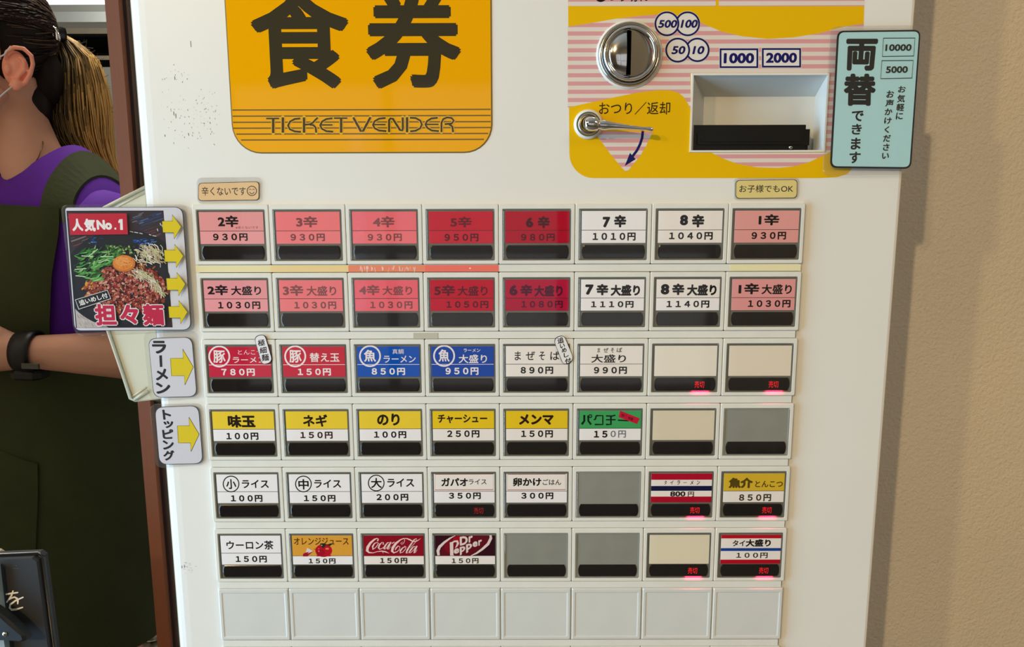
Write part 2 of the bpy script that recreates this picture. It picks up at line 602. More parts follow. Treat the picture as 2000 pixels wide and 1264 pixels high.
def machine_body():
    mb = MB()
    prof = [(-0.2112, 0.030), (-0.2112, 0.012), (-0.2102, 0.0075), (-0.2085, 0.0048), (-0.2062, 0.0034), (-0.2035, 0.0027), (-0.2000, FACE)]
    mb.loft([[(x, y, ZB), (x, y, ZT)] for x, y in prof[3:]], 0, closed=False)
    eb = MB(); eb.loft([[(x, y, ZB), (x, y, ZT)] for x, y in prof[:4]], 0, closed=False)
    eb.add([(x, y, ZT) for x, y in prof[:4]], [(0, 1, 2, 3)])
    eb.build('edge_trim', mat('toned_edge_trim', (168, 156, 132), 0.7), mach)  # beige darkened to hold down the strong window light on this edge
    prof = [(0.2345, FACE), (0.2358, 0.0028), (0.2365, 0.0036), (0.2365, 0.030)]
    mb.loft([[(x, y, ZB), (x, y, ZT)] for x, y in prof], 0, closed=False)
    face_rects(mb, -0.2000, 0.2345, ZB, ZT, HOLE, FACE)
    for z in (ZB, ZT):
        mb.add([(-0.2112, 0.03, z), (0.2365, 0.03, z), (0.2365, FACE, z), (-0.2062, FACE, z)], [(0, 1, 2, 3)])
    mb.add([(-0.2112, 0.03, ZB), (0.2365, 0.03, ZB), (0.2365, 0.03, ZT), (-0.2112, 0.03, ZT)], [(0, 1, 2, 3)])
    mb.build('door_panel', M['white'], mach)
    b = MB(); b.box(-0.2085, 0.2340, 0.031, 0.118, FLOOR + 0.02, ZT - 0.005); b.build('cabinet', M['plastic'], mach)
    b = MB(); b.box(-0.200, 0.228, 0.04, 0.112, FLOOR, FLOOR + 0.02); b.build('plinth', M['dark'], mach)
    # scuffs on the paint, left of the orange panel and at the lower left edge
    a = Art(FACE - 2e-5)
    rnd = random.Random(3)
    spots = [(345, 150, 15), (355, 215, 22), (400, 195, 25), (385, 255, 25), (392, 235, 20), (340, 225, 15), (410, 210, 14), (366, 250, 16)]
    a.lay()
    for i in range(110):
        cx, cy, s = rnd.choice(spots)
        x, y = rnd.gauss(cx, s), rnd.gauss(cy, s)
        l, t = rnd.uniform(0.5, 3.4), rnd.uniform(0.9, 2.2)
        g = rnd.randint(70, 175)
        if x < 300:
            continue
        a.stroke([(x, y), (x + l * math.cos(t), y + l * math.sin(t))], rnd.uniform(0.4, 1.0), (g, g, g - 4), dots=False, layer=False)
    for x, y, l in ((372, 80, 12), (341, 149, 7), (339, 218, 7), (343, 222, 8), (368, 260, 5), (322, 263, 4), (360, 1103, 6), (1035, 1230, 0), (355, 1105, 5)):
        a.stroke([(x, y), (x + l * 0.1, y + l)], 0.9, (88, 86, 84), dots=False, layer=False)
    for i in range(14):
        x, y = rnd.uniform(356, 384), rnd.uniform(1098, 1122)
        a.stroke([(x, y), (x + rnd.uniform(1, 5), y + 0.4)], 0.5, (165, 163, 155), dots=False, layer=False)
    a.done('scuff_marks', mach, kind='stuff')


def orange_panel():
    x0, x1, z0, z1 = -0.1537, -0.0041, 0.0300, 0.215
    mb = MB()
    mb.loft([rr(x0 - .0008, x1 + .0008, z0 - .0008, z1, .0165, FACE - 1e-5, 8), rr(x0 - .0005, x1 + .0005, z0 - .0005, z1, .0162, FACE - 4e-4, 8), rr(x0, x1, z0, z1, .0157, FACE - 4e-4, 8)], 1)
    p = tag(MB_build(mb, 'sign_panel', [M['print'], mat('panel_edge', (120, 96, 40), 0.4)], mach), 'orange panel with black characters')
    a = Art(FACE - 4e-4)
    a.wpoly([Vector(v) for v in rr(x0, x1, z0, z1, .0157, 0, 8)], (248, 174, 0))
    DK = (62, 56, 42)
    for y in (214.5, 226.5, 238.5, 250, 261.5, 273):
        t = P(700, y, FACE).z
        Y = a.lay()
        dx = 0 if y < 260 else (0.0015 if y < 270 else 0.004)
        a.add([(x0 + dx + .0002, Y, t - .0004), (x1 - dx - .0002, Y, t - .0004), (x1 - dx - .0002, Y, t + .0004), (x0 + dx + .0002, Y, t + .0004)], [(0, 1, 2, 3)], 0, lin((128, 100, 48)))
    k = 3.3333
    tx = lambda x, y: (400 + x / k, y / k)
    a.text('食', 400 + 303 / k, -78 / k, 400 + 940 / k, 577 / k, DK, 0.030)
    a.text('券', 400 + 1047 / k, -90 / k, 400 + 1668 / k, 577 / k, DK, 0.030)
    L = [([(95, 150), (215, 150)], 14), ([(160, 150), (160, 285)], 22), ([(250, 140), (250, 282)], 22),
         ([(412, 150), (360, 155), (318, 178), (298, 215), (315, 250), (360, 270), (418, 275)], 17),
         ([(447, 140), (447, 282)], 22), ([(575, 142), (555, 160), (530, 188), (500, 204), (455, 208)], 16), ([(500, 207), (535, 212), (555, 235), (560, 282)], 17),
         ([(712, 148), (655, 155), (615, 178), (597, 213), (612, 245), (655, 268), (718, 273)], 17), ([(600, 210), (712, 210)], 13),
         ([(725, 147), (850, 147)], 14), ([(792, 147), (792, 282)], 22),
         ([(905, 140), (975, 268), (995, 268), (1065, 138)], 20),
         ([(1205, 145), (1145, 152), (1103, 176), (1088, 210), (1103, 240), (1145, 262), (1212, 268)], 17), ([(1090, 207), (1205, 207)], 13),
         ([(1238, 277), (1238, 165), (1250, 150), (1272, 152), (1340, 258), (1362, 260), (1366, 245), (1364, 140)], 19),
         ([(1405, 138), (1405, 278)], 22), ([(1432, 143), (1485, 146), (1528, 170), (1543, 205), (1528, 240), (1485, 264), (1435, 270)], 17),
         ([(1690, 143), (1630, 150), (1592, 174), (1576, 205), (1592, 236), (1635, 262), (1700, 268)], 17), ([(1580, 205), (1698, 205)], 13),
         ([(1725, 277), (1725, 190), (1742, 155), (1778, 140), (1818, 145), (1840, 170), (1820, 197), (1755, 203)], 17), ([(1795, 203), (1826, 225), (1833, 277)], 18)]
    for halo in (True, False):
        a.lay()
        for pts, w in L:
            a.stroke([(500 + x / 4.762, 200 + y / 4.762) for x, y in pts], (w + (15 if halo else 0)) / 4.762, (232, 180, 50) if halo else (74, 60, 36), dots=halo, layer=False)
    a.done('sign_face', p, 'sign')


def MB_build(mb, name, mats, parent, **kw):
    return mb.build(name, mats, parent, **kw)


def stripe_mat():
    m = bpy.data.materials.new('pink_stripes')
    m.use_nodes = True
    nt = m.node_tree
    b = nt.nodes['Principled BSDF']
    b.inputs['Roughness'].default_value = 0.3
    tc = nt.nodes.new('ShaderNodeTexCoord')
    sp = nt.nodes.new('ShaderNodeSeparateXYZ')
    nt.links.new(tc.outputs['Object'], sp.inputs[0])
    per = (P(1150, 63, FACE).z - P(1150, 193, FACE).z) / 8
    z0 = P(1150, 193, FACE).z - WL[mach.name].z
    m1 = nt.nodes.new('ShaderNodeMath'); m1.operation = 'SUBTRACT'; m1.inputs[1].default_value = z0 - per * 0.40
    m2 = nt.nodes.new('ShaderNodeMath'); m2.operation = 'DIVIDE'; m2.inputs[1].default_value = per
    m3 = nt.nodes.new('ShaderNodeMath'); m3.operation = 'FRACT'
    m4 = nt.nodes.new('ShaderNodeMath'); m4.operation = 'LESS_THAN'; m4.inputs[1].default_value = 0.50
    nt.links.new(sp.outputs[2], m1.inputs[0]); nt.links.new(m1.outputs[0], m2.inputs[0]); nt.links.new(m2.outputs[0], m3.inputs[0]); nt.links.new(m3.outputs[0], m4.inputs[0])
    mx = nt.nodes.new('ShaderNodeMix'); mx.data_type = 'RGBA'
    mx.inputs[6].default_value = (*lin((230, 220, 212)), 1)
    mx.inputs[7].default_value = (*lin((224, 160, 164)), 1)
    nt.links.new(m4.outputs[0], mx.inputs[0])
    nt.links.new(mx.outputs[2], b.inputs['Base Color'])
    return m


def coin_panel():
    YEL = (238, 188, 0)
    Yp = FACE - 3e-5
    # base sheet in yellow with the bill slot cut out
    out = [(1109, -60), (1690, -60), (1687, 45), (1676, 300)] + [(1668, 325), (1655, 340), (1635, 346), (1600, 348), (1160, 348)]
    out += [(1160 - 48 * math.sin(t), 300 + 48 * math.cos(t)) for t in [math.radians(a) for a in range(10, 91, 10)]]
    hole = [(1349, 143), (1616, 142), (1612, 297), (1350, 298)]
    A = [P(x, y, Yp) for x, y in out]
    B = [P(x, y, Yp) for x, y in hole]
    tr = tessellate_polygon([[Vector((p.x, p.z, 0)) for p in A], [Vector((p.x, p.z, 0)) for p in B]])
    mb = MB()
    mb.add([(p.x, Yp, p.z) for p in A + B], [tuple(t) for t in tr], 0, lin(YEL))
    pan = mb.build('coin_panel', [M['print']], mach, usecol=True)
    tag(pan, 'yellow panel with pink and white stripes')
    st = MB()
    upper = [(1109, 52), (1150, 46), (1200, 37), (1250, 31), (1290, 28), (1330, 32), (1370, 45), (1410, 62), (1450, 71), (1500, 76), (1550, 73), (1600, 65), (1650, 52), (1687, 46)]
    r1 = upper + [(1678, 262), (1650, 280), (1612, 302), (1580, 317), (1550, 325), (1520, 328), (1480, 327), (1440, 320), (1410, 309), (1390, 298.5), (1613, 298), (1617, 142), (1348, 142.5), (1349, 215), (1344, 203), (1336, 190), (1325, 181), (1310, 177), (1290, 176), (1250, 180), (1200, 190), (1150, 201), (1109, 210)]
    tri = [(1160, 256), (1275, 258), (1262, 285), (1250, 305), (1228, 332), (1222, 335), (1212, 325), (1190, 298)]
    top1 = [(1110, -60), (1398, -60), (1398, 12), (1110, 12)]
    top2 = [(1404, -60), (1690, -60), (1688, 12), (1404, 12)]
    for reg in (r1, tri, top1, top2):
        V = [P(x, y, Yp - 2e-5) for x, y in reg]
        tr = tessellate_polygon([[Vector((p.x, p.z, 0)) for p in V]])
        st.add([tuple(p) for p in V], [tuple(t) for t in tr])
    o = st.build('striped_print', stripe_mat(), pan, loc=WL[mach.name])
    a = Art(FACE - 8e-5)
    NAVY = (24, 26, 98)
    for cx, cy, w in ((1302.5, 46.5, 23.5), (1343, 46.5, 23.5), (1323.5, 98, 24), (1362, 97.5, 23)):
        a.ell(cx, cy, w + 1.5, w + 1.5, (230, 226, 222))
    for cx, cy, w in ((1343, 46.5, 22.5), (1302.5, 46.5, 22.5), (1362, 97.5, 22), (1323.5, 98, 22.5)):
        a.ell(cx, cy, w, w, (230, 226, 222))
        a.ring(cx, cy, w, w, 3.6, NAVY)
    a.text('500', 1285, 39, 1321, 54.5, NAVY, 0.035, 0.2)
    a.text('100', 1329, 38.5, 1361, 54.5, NAVY, 0.035, 0.2)
    a.text('50', 1311, 90, 1337, 106, NAVY, 0.035, 0.2)
    a.text('10', 1352, 90, 1374, 106, NAVY, 0.035, 0.2)
    a.done('coin_symbols', pan)
    a = Art(FACE - 8e-5)
    for s, x0, y0, x1, y1 in (('1000', 1405.5, 94.5, 1481, 133), ('2000', 1488, 94, 1564.5, 132)):
        a.poly([(x0 - 1, y0 - 1), (x1 + 1, y0 - 1), (x1 + 1, y1 + 1), (x0 - 1, y1 + 1)], (230, 226, 222))
        a.poly([(x0, y0), (x1, y0), (x1, y1), (x0, y1)], NAVY)
        a.poly([(x0 + 3.6, y0 + 3.6), (x1 - 3.6, y0 + 3.6), (x1 - 3.6, y1 - 3.6), (x0 + 3.6, y1 - 3.6)], (232, 228, 226))
        a.text(s, x0 + 8, y0 + 9, x1 - 8, y1 - 9, NAVY, 0.045)
    a.done('note_symbols', pan)
    a = Art(FACE - 8e-5)
    a.text('おつり／返却', 1170, 199, 1309, 224, (52, 44, 20), 0.008)
    a.done('return_lettering', pan)
    a = Art(FACE - 8e-5)
    a.text('おつり切れ', 1168, -18, 1266, 3.5, (36, 30, 40), 0.016)
    a.ell(1173, -5, 10, 9, (36, 10, 20))
    a.done('change_notice_lettering', pan)
    a = Art(FACE - 8e-5)
    arc = [(1255.5, 256), (1254, 270), (1250, 282), (1244, 294), (1235, 306)]
    a.stroke(arc, 5.0, NAVY, dots=False)
    a.poly([(1220, 324.5), (1230.5, 298.5), (1234, 303), (1238, 307), (1241.5, 311)], NAVY)
    a.done('curved_arrow', pan)

    # coin slot: lathe around the axis of its centre
    c = P(1229, 107, FACE)
    cs = empty('coin_slot', (c.x, FACE, c.z), parent=mach)

    def lathe(mb, prof, cx, cz, n=40, mi=0, a0=0, a1=360):
        full = (a1 - a0) >= 360
        N = n if full else n + 1
        mb.loft([[(cx + r * math.cos(math.radians(a0 + (a1 - a0) * i / n)), y, cz + r * math.sin(math.radians(a0 + (a1 - a0) * i / n))) for i in range(N)] for r, y in prof], mi, closed=full)

    mb = MB()
    lathe(mb, [(.0190, FACE), (.0189, FACE - .0006), (.0180, FACE - .0010)], c.x, c.z, mi=1)
    lathe(mb, [(.0180, FACE - .0010), (.0176, FACE - .0022), (.0166, FACE - .0030), (.0158, FACE - .0026), (.0153, FACE - .0008)], c.x, c.z)
    lathe(mb, [(.0153, FACE - .0008), (.0152, FACE - .0040), (.0147, FACE - .0050), (.0138, FACE - .0052), (.0131, FACE - .0044), (.0129, FACE - .0030)], c.x, c.z, mi=2)
    mb.build('bezel_ring', [M['satin'], M['plastic'], M['chrome']], cs, smooth=True)
    mb = MB()
    cx = c.x - .0004
    lathe(mb, [(.0130 * math.sin(t), FACE - .0022 - .0044 * math.cos(t)) for t in [math.radians(q) for q in (90, 78, 66, 54, 42, 30, 18, 6, 0.5)]], cx, c.z, 24, 0, 90, 270)
    mb.build('slot_dome', M['chrome'], cs, smooth=True)
    mb = MB()
    R_ = .0128
    yy = lambda x: FACE - .0046 + .0034 * x / R_
    rim_ = [(R_ * math.cos(math.radians(q)), R_ * math.sin(math.radians(q))) for q in range(-90, 91, 10)]
    mb.add([(cx + x, yy(x), c.z + z) for x, z in rim_], [tuple(range(len(rim_)))])
    mb.loft([[(cx + x, yy(x), c.z + z) for x, z in rim_], [(cx + x, FACE, c.z + z) for x, z in rim_]], closed=False)
    mb.build('slot_cheek', M['satin'], cs)
    mb = MB()
    s0, s1 = P(1224.5, 110, FACE - .0068), P(1232.5, 110, FACE - .0068)
    mb.box(s0.x, s1.x, FACE - .0067, FACE, c.z - .0118, c.z + .0118)
    mb.build('slot_opening', mat('slot_black', (3, 3, 3), 0.9, spec=0.0), cs)

    # return lever
    h = P(1149, 243, FACE)
    lv = empty('return_lever', (h.x, FACE, h.z), parent=mach)
    mb = MB()
    lathe(mb, [(.0085, FACE), (.0084, FACE - .0010), (.0070, FACE - .0016)], h.x, h.z, mi=1)
    lathe(mb, [(.0070, FACE - .0016), (.0069, FACE - .0006), (.0062, FACE - .0006), (.0061, FACE - .0028), (.0052, FACE - .0036), (.0052, FACE - .0020), (.0045, FACE - .0020)], h.x, h.z)
    mb.build('escutcheon', [M['satin'], M['plastic']], lv, smooth=True)
    mb = MB()
    lathe(mb, [(.0046, FACE), (.0046, FACE - .0060), (.0043, FACE - .0075)], h.x + .001, h.z)
    mb.build('spindle', M['satin'], lv, smooth=True)
    prof = [(1143, 240.5, 5.0), (1145, 240.8, 9.5), (1150, 241, 12.0), (1158, 241.5, 12.5), (1168, 242.5, 11.0), (1169.5, 243, 7.8), (1174, 243.5, 7.5), (1176, 243.7, 9.0), (1184, 244, 8.6), (1190, 244.4, 7.2), (1205, 245.6, 5.8), (1225, 247.6, 4.4), (1250, 250, 3.4), (1262, 250.9, 3.2), (1268, 251.6, 4.2), (1274, 252.4, 4.6), (1277, 252.9, 2.2)]
    loops = []
    for x, y, w in prof:
        w *= 1.18
        t, bt = P(x, y - w, -.0085), P(x, y + w, -.0085)
        L = []
        for k in range(12):
            q = 2 * math.pi * k / 12
            zz = (t.z + bt.z) / 2 + (t.z - bt.z) / 2 * math.cos(q)
            L.append((t.x, -.0068 - .0028 * math.sin(q) * (w / 12.5) ** 0.4, zz))
        loops.append(L)
    mb = MB(); mb.loft(loops, 0, True, True)
    fixn(mb.build('handle', M['chrome'], lv, smooth=True))

    # bill slot
    x0, x1, z0, z1 = HOLE
    bs = empty('bill_slot', ((x0 + x1) / 2, FACE, z0), parent=mach)
    mb = MB()
    f = .0010
    mb.loft([[(a, y, b) for a, b in ((xx0, zz0), (xx1, zz0), (xx1, zz1), (xx0, zz1))] for xx0, xx1, zz0, zz1, y in ((x0 - f, x1 + f, z0 - f, z1 + f, FACE - 1e-5), (x0 - f, x1 + f, z0 - f, z1 + f, FACE - .0006), (x0, x1, z0, z1, FACE - .0006), (x0, x1, z0, z1, FACE))])
    mb.build('slot_frame', M['plastic'], bs)
    D = FACE + 0.017
    bx0, bx1 = P(1374, 220, D).x, P(1590, 220, D).x
    bz1 = P(1480, 189, D).z
    mb = MB()
    mb.loft([[(x0, FACE, z0), (x1, FACE, z0), (x1, FACE, z1), (x0, FACE, z1)], [(bx0, D, z0), (bx1, D, z0), (bx1, D, bz1), (bx0, D, bz1)]], 0, False, True)
    fixn(mb.build('recess', M['plate'], bs))
    mb = MB()
    t = P(1460, 244, FACE + .003).z
    e = P(1574, 250, FACE + .003).x
    e2 = P(1583, 260, FACE + .003).x
    mb.box(x0 + .0002, e, FACE + .003, D - .0002, z0 + .0003, t)
    mb.box(e, e2, FACE + .004, D - .0002, z0 + .003, t - .0024)
    mb.box(x0 + .004, e - .002, FACE + .0015, FACE + .0035, z0 + .0035, z0 + .0100)
    mb.box(x0 + .006, e - .004, FACE + .0005, FACE + .0020, z0 + .0050, z0 + .0062)
    mb.box(e2 - .006, e2, FACE + .006, FACE + .008, z0 + .0002, z0 + .0040)
    mb.build('bill_mouth', M['dark'], bs)
    c2 = P(1545, 289, FACE + .002)
    mb = MB(); lathe(mb, [(.0012, FACE + .0029), (.0011, FACE + .0022), (.0003, FACE + .0020)], c2.x, z0 + .0018, 12); mb.build('screw', M['satin'], bs, smooth=True)
# ---------------------------------------------------------------- price buttons
CR = dict(A=(360, 340, 3.95), B=(810, 340, 3.95), C=(1240, 340, 3.95), D=(380, 640, 4.348), E=(820, 640, 4.348), F=(1240, 640, 4.348),
          G=(400, 900, 4.444), H=(830, 900, 4.444), I=(1240, 900, 4.444))
K = (24, 22, 26)
WH = (252, 250, 255)
WB = (250, 244, 242)
CARD_Y = 0.0002


def b_housing():
    mb = MB()
    o = .00012
    mb.loft([rr(o, CW - o, -CH, -o * 0, .0008, FACE, 3), rr(o, CW - o, -CH, 0, .0008, .0005, 3), rr(o + .0004, CW - o - .0004, -CH + .0004, -.0004, .0006, 0, 3),
             rr(.0021, .0429, -.0335, -.0028, .0006, 0, 3), rr(.0024, .0426, -.0332, -.0031, .0005, .0003, 3), rr(.0024, .0426, -.0332, -.0031, .0005, .0010, 3)])
    return mb


def b_tray():
    mb = MB()
    mb.loft([rr(.0025, .0425, -.0331, -.0032, .0005, .0010, 3), rr(.0025, .0425, -.0331, -.0032, .0005, .0001, 3), rr(.0030, .0420, -.0327, -.0037, .0004, .0001, 3), rr(.0032, .0418, -.0325, -.0039, .0004, .0006, 3)], 0, False, True)
    return mb


def b_cover():
    mb = MB()
    mb.loft([rr(.0025, .0425, -.0331, -.0032, .0005, .0000, 3), rr(.0026, .0424, -.0330, -.0033, .0005, -.0003, 3), rr(.0031, .0419, -.0325, -.0038, .0006, -.0006, 3)], 0, False, True)
    return mb


def b_window():
    mb = MB()
    L = []
    for ins, Y in ((0, .0006), (0, .0003), (.0004, .0001)):
        x0, x1, z0, z1 = .0042 + ins, .0413 - ins, -.0322 + ins, -.0243 - ins
        pts = []
        for k in range(9):
            t = -1 + 2 * k / 8
            pts.append((x1 - .0011 * abs(t) ** 2.5, Y, (z0 + z1) / 2 + t * (z1 - z0) / 2))
        for k in range(9):
            t = 1 - 2 * k / 8
            pts.append((x0 + .0011 * abs(t) ** 2.5, Y, (z0 + z1) / 2 + t * (z1 - z0) / 2))
        L.append(pts)
    mb.loft(L, 0, False, True)
    return mb


def b_plate():
    mb = MB()
    o = .00012
    mb.loft([rr(o, CW - o, -CH, 0, .0006, FACE, 3), rr(o, CW - o, -CH, 0, .0006, .0009, 3), rr(o + .0008, CW - o - .0008, -CH + .0008, -.0008, .0006, 0, 3),
             rr(.0022, .0428, -.0333, -.0024, .0006, 0, 3), rr(.0030, .0420, -.0325, -.0032, .0006, .0003, 3)], 0, False, True)
    return mb


SH = {}


def shared(key, fn, name, m, parent, smooth=False):
    base = WL[parent.name]
    if key not in SH:
        o = fn().build(name, m, None, loc=(0, 0, 0), smooth=smooth)
        fixn(o)
        SH[key] = o.data
        bpy.data.objects.remove(o)
    o = bpy.data.objects.new(name, SH[key])
    o.parent = parent
    COL.objects.link(o)
    WL[o.name] = base
    return o


def cardrect(r, c):
    x, z = -.18 + c * CW, -r * RH
    return x + .0039, x + .0416, z - (.0237 if r == 5 else .0231), z - .0044


class Card(Art):
    def __init__(self, r, c, split=.595):
        super().__init__(CARD_Y)
        self.x0, self.x1, self.z0, self.z1 = cardrect(r, c)
        self.box(self.x0, self.x1, CARD_Y, CARD_Y + .0002, self.z0, self.z1, col=lin(WH))

    def band(self, v0, v1, col, u0=0, u1=1):
        z1, z0 = self.z1 + (self.z0 - self.z1) * v0, self.z1 + (self.z0 - self.z1) * v1
        a, b = self.x0 + (self.x1 - self.x0) * u0, self.x0 + (self.x1 - self.x0) * u1
        self.wpoly([Vector((a, 0, z0)), Vector((b, 0, z0)), Vector((b, 0, z1)), Vector((a, 0, z1))], col)

    def items(self, crop, its):
        for it in its:
            s, x0, y0, x1, y1 = it[:5]
            col = it[5] if len(it) > 5 else K
            bold = it[6] if len(it) > 6 else .034
            self.crop = CR[crop]
            self.text(s, x0, y0, x1, y1, col, bold * 1.25)


FD1 = (118, 88, 88)
FD2 = (132, 82, 84)
R5 = (70, 18, 32)
BT = {}


def B_(r, c, crop, top, bot, its, line=(60, 40, 44), split=.595, fn=None, sold=0, card=True, win=None):
    BT[(r, c)] = dict(crop=crop, top=top, bot=bot, its=its, line=line, split=split, fn=fn, sold=sold, card=card)


B_(0, 0, 'A', (240, 160, 162), (244, 166, 170), [('2辛', 258, 320, 418, 410), ('９３０円', 222, 458, 488, 516), ('※辛くないです', 396, 402, 572, 424, (150, 70, 90), 0)])
B_(0, 1, 'A', (250, 128, 134), (250, 134, 140), [('3辛', 862, 325, 1028, 412, (135, 72, 76)), ('９３０円', 820, 460, 1084, 518, (128, 72, 76))])  # muted lettering colours here and onward carry the haze of cover reflections
B_(0, 2, 'A', (248, 116, 128), (250, 122, 132), [('4辛', 1455, 325, 1622, 412, (142, 82, 84)), ('９３０円', 1415, 460, 1678, 518, (138, 80, 82))])
B_(0, 3, 'B', (206, 26, 52), (208, 36, 60), [('5辛', 275, 328, 440, 412, (108, 22, 38)), ('９５０円', 230, 460, 492, 520, (92, 18, 34))])
B_(0, 4, 'B', (186, 4, 42), (184, 6, 44), [('6', 858, 335, 915, 412, (76, 10, 28), .05), ('辛', 948, 325, 1042, 418, (76, 10, 28), .05), ('９８０円', 820, 460, 1080, 518, (84, 10, 30))])
B_(0, 5, 'B', WH, WH, [('7', 1450, 330, 1508, 412, K, .05), ('辛', 1538, 316, 1632, 412, K, .05), ('１０１０円', 1372, 452, 1704, 514)])
B_(0, 6, 'C', WB, WB, [('8', 348, 315, 410, 396, K, .05), ('辛', 440, 312, 536, 412, K, .05), ('１０４０円', 264, 448, 600, 508)])
B_(0, 7, 'C', (238, 168, 166), (236, 166, 164), [('1辛', 955, 310, 1114, 396), ('９３０円', 900, 446, 1166, 506)])
LG = [('A', 2, 178, 338, 360, 592, 855, 935, 260, 586, 984, 1042), ('A', 3, 760, 918, 942, 1172, 855, 940, 848, 1172, 984, 1042), ('A', 4, 1348, 1508, 1528, 1758, 855, 935, 1434, 1760, 982, 1040),
      ('B', 5, 150, 312, 330, 562, 855, 940, 244, 568, 980, 1036), ('B', 6, 730, 908, 922, 1142, 852, 945, 822, 1142, 978, 1034), ('B', 7, 1316, 1494, 1512, 1738, 848, 940, 1360, 1688, 980, 1032),
      ('C', 8, 200, 382, 402, 630, 845, 938, 244, 574, 976, 1032), ('C', 1, 800, 960, 978, 1210, 842, 928, 872, 1200, 972, 1030)]
C2 = [((242, 160, 168), (245, 165, 172), K), ((250, 128, 136), (250, 132, 140), (140, 84, 88)), ((248, 106, 122), (248, 112, 128), (142, 82, 86)), ((200, 6, 44), (202, 16, 50), (92, 14, 34)), ((190, 16, 62), (184, 16, 60), (84, 18, 50)), (WH, WH, K), (WB, WH, K), ((238, 164, 166), (236, 162, 164), K)]  # third colour is the lettering, paled on some for reflections on the covers
for i, (cr, n, a0, a1, b0, b1, y0, y1, p0, p1, q0, q1) in enumerate(LG):
    col = C2[i][2]
    hv = n in (6, 7, 8)
    s = (a1 - a0)
    if hv:
        its = [(str(n), a0, y0 + 4, a0 + s * .36, y1 - 8, col, .05), ('辛', a0 + s * .48, y0, a1, y1 - 4, col, .05), ('大盛り', b0, y0 + 6, b1, y1, col, .04)]
    else:
        its = [('%d辛' % n, a0, y0, a1, y1, col), ('大盛り', b0, y0 + 8, b1, y1, col, .022)]
    price = {2: '１０３０円', 3: '１０３０円', 4: '１０３０円', 5: '１０５０円', 6: '１０８０円', 7: '１１１０円', 8: '１１４０円', 1: '１０３０円'}[n]
    its.append((price, p0, q0, p1, q1, col))
    B_(1, i, cr, C2[i][0], C2[i][1], its)


def mark(cx, cy, r, ch, col, bx, crop, w=7):
    def f(a):
        a.crop = CR[crop]
        a.ring(cx, cy, r, r, w, col)
        a.text(ch, *bx, col=col, bold=.026)
    return f


PW = (250, 240, 244)
B_(2, 0, 'D', (206, 34, 66), (208, 44, 74), [('とんこつ', 368, 190, 575, 228, PW, 0), ('ラーメン', 325, 250, 602, 300, PW, .01), ('７８０円', 228, 348, 512, 410, PW)], PW, fn=mark(210, 245, 86, '豚', PW, (158, 192, 262, 300), 'D', 14))
B_(2, 1, 'D', (206, 36, 62), (208, 38, 66), [('替え玉', 978, 214, 1230, 292, PW, .014), ('１５０円', 876, 346, 1158, 408, PW)], PW, fn=mark(855, 244, 86, '豚', PW, (804, 190, 908, 298), 'D', 14))
B_(2, 2, 'D', (0, 84, 190), (0, 84, 190), [('真鯛', 1680, 182, 1775, 224, PW, 0), ('ラーメン', 1605, 238, 1878, 298, PW, .01), ('８５０円', 1504, 342, 1788, 404, PW)], PW, fn=mark(1490, 242, 86, '魚', PW, (1438, 188, 1540, 290), 'D', 14))
B_(2, 3, 'E', (0, 70, 176), (0, 70, 178), [('ラーメン', 372, 178, 514, 208, PW, .01), ('大盛り', 330, 228, 570, 302, PW, .014), ('９５０円', 218, 338, 498, 402, PW)], PW, fn=mark(206, 240, 86, '魚', PW, (158, 184, 252, 290), 'E', 14))
B_(2, 4, 'E', WB, WB, [('ま', 806, 202, 858, 278, K, .01), ('ぜ', 900, 202, 978, 276, K, .01), ('そ', 1012, 204, 1062, 276, K, .01), ('ば', 1108, 200, 1186, 276, K, .01), ('８９０円', 856, 332, 1132, 394)])
B_(2, 5, 'E', WB, WB, [('ま', 1508, 172, 1532, 212, K, .01), ('ぜ', 1558, 172, 1602, 212, K, .01), ('そ', 1620, 172, 1650, 212, K, .01), ('ば', 1672, 170, 1718, 210, K, .01), ('大盛り', 1456, 228, 1750, 298, K, .014), ('９９０円', 1478, 332, 1758, 394)])
B_(2, 6, None, (246, 240, 230), (246, 240, 230), [], None, sold=1)
B_(2, 7, None, (240, 230, 214), (240, 230, 214), [], None, sold=1)
YL = (248, 216, 62)
B_(3, 0, 'D', YL, WH, [('味玉', 282, 742, 516, 850, (36, 26, 20), .04), ('１００円', 270, 892, 542, 954)], split=.60)
B_(3, 1, 'D', YL, WH, [('ネギ', 920, 738, 1128, 842, (40, 28, 20), .03), ('１５０円', 898, 884, 1172, 944, (56, 24, 28))], split=.60)
B_(3, 2, 'D', YL, WH, [('のり', 1550, 730, 1742, 832, (40, 28, 20), .035), ('１００円', 1524, 880, 1798, 940)], split=.60)
B_(3, 3, 'E', (244, 208, 36), WB, [('チャーシュー', 152, 738, 572, 812, (40, 24, 16), .03), ('２５０円', 232, 872, 506, 934)], split=.60)
B_(3, 4, 'E', (244, 208, 36), WB, [('メンマ', 842, 736, 1136, 826, (40, 18, 14), .045), ('１５０円', 860, 872, 1130, 934)], split=.60)


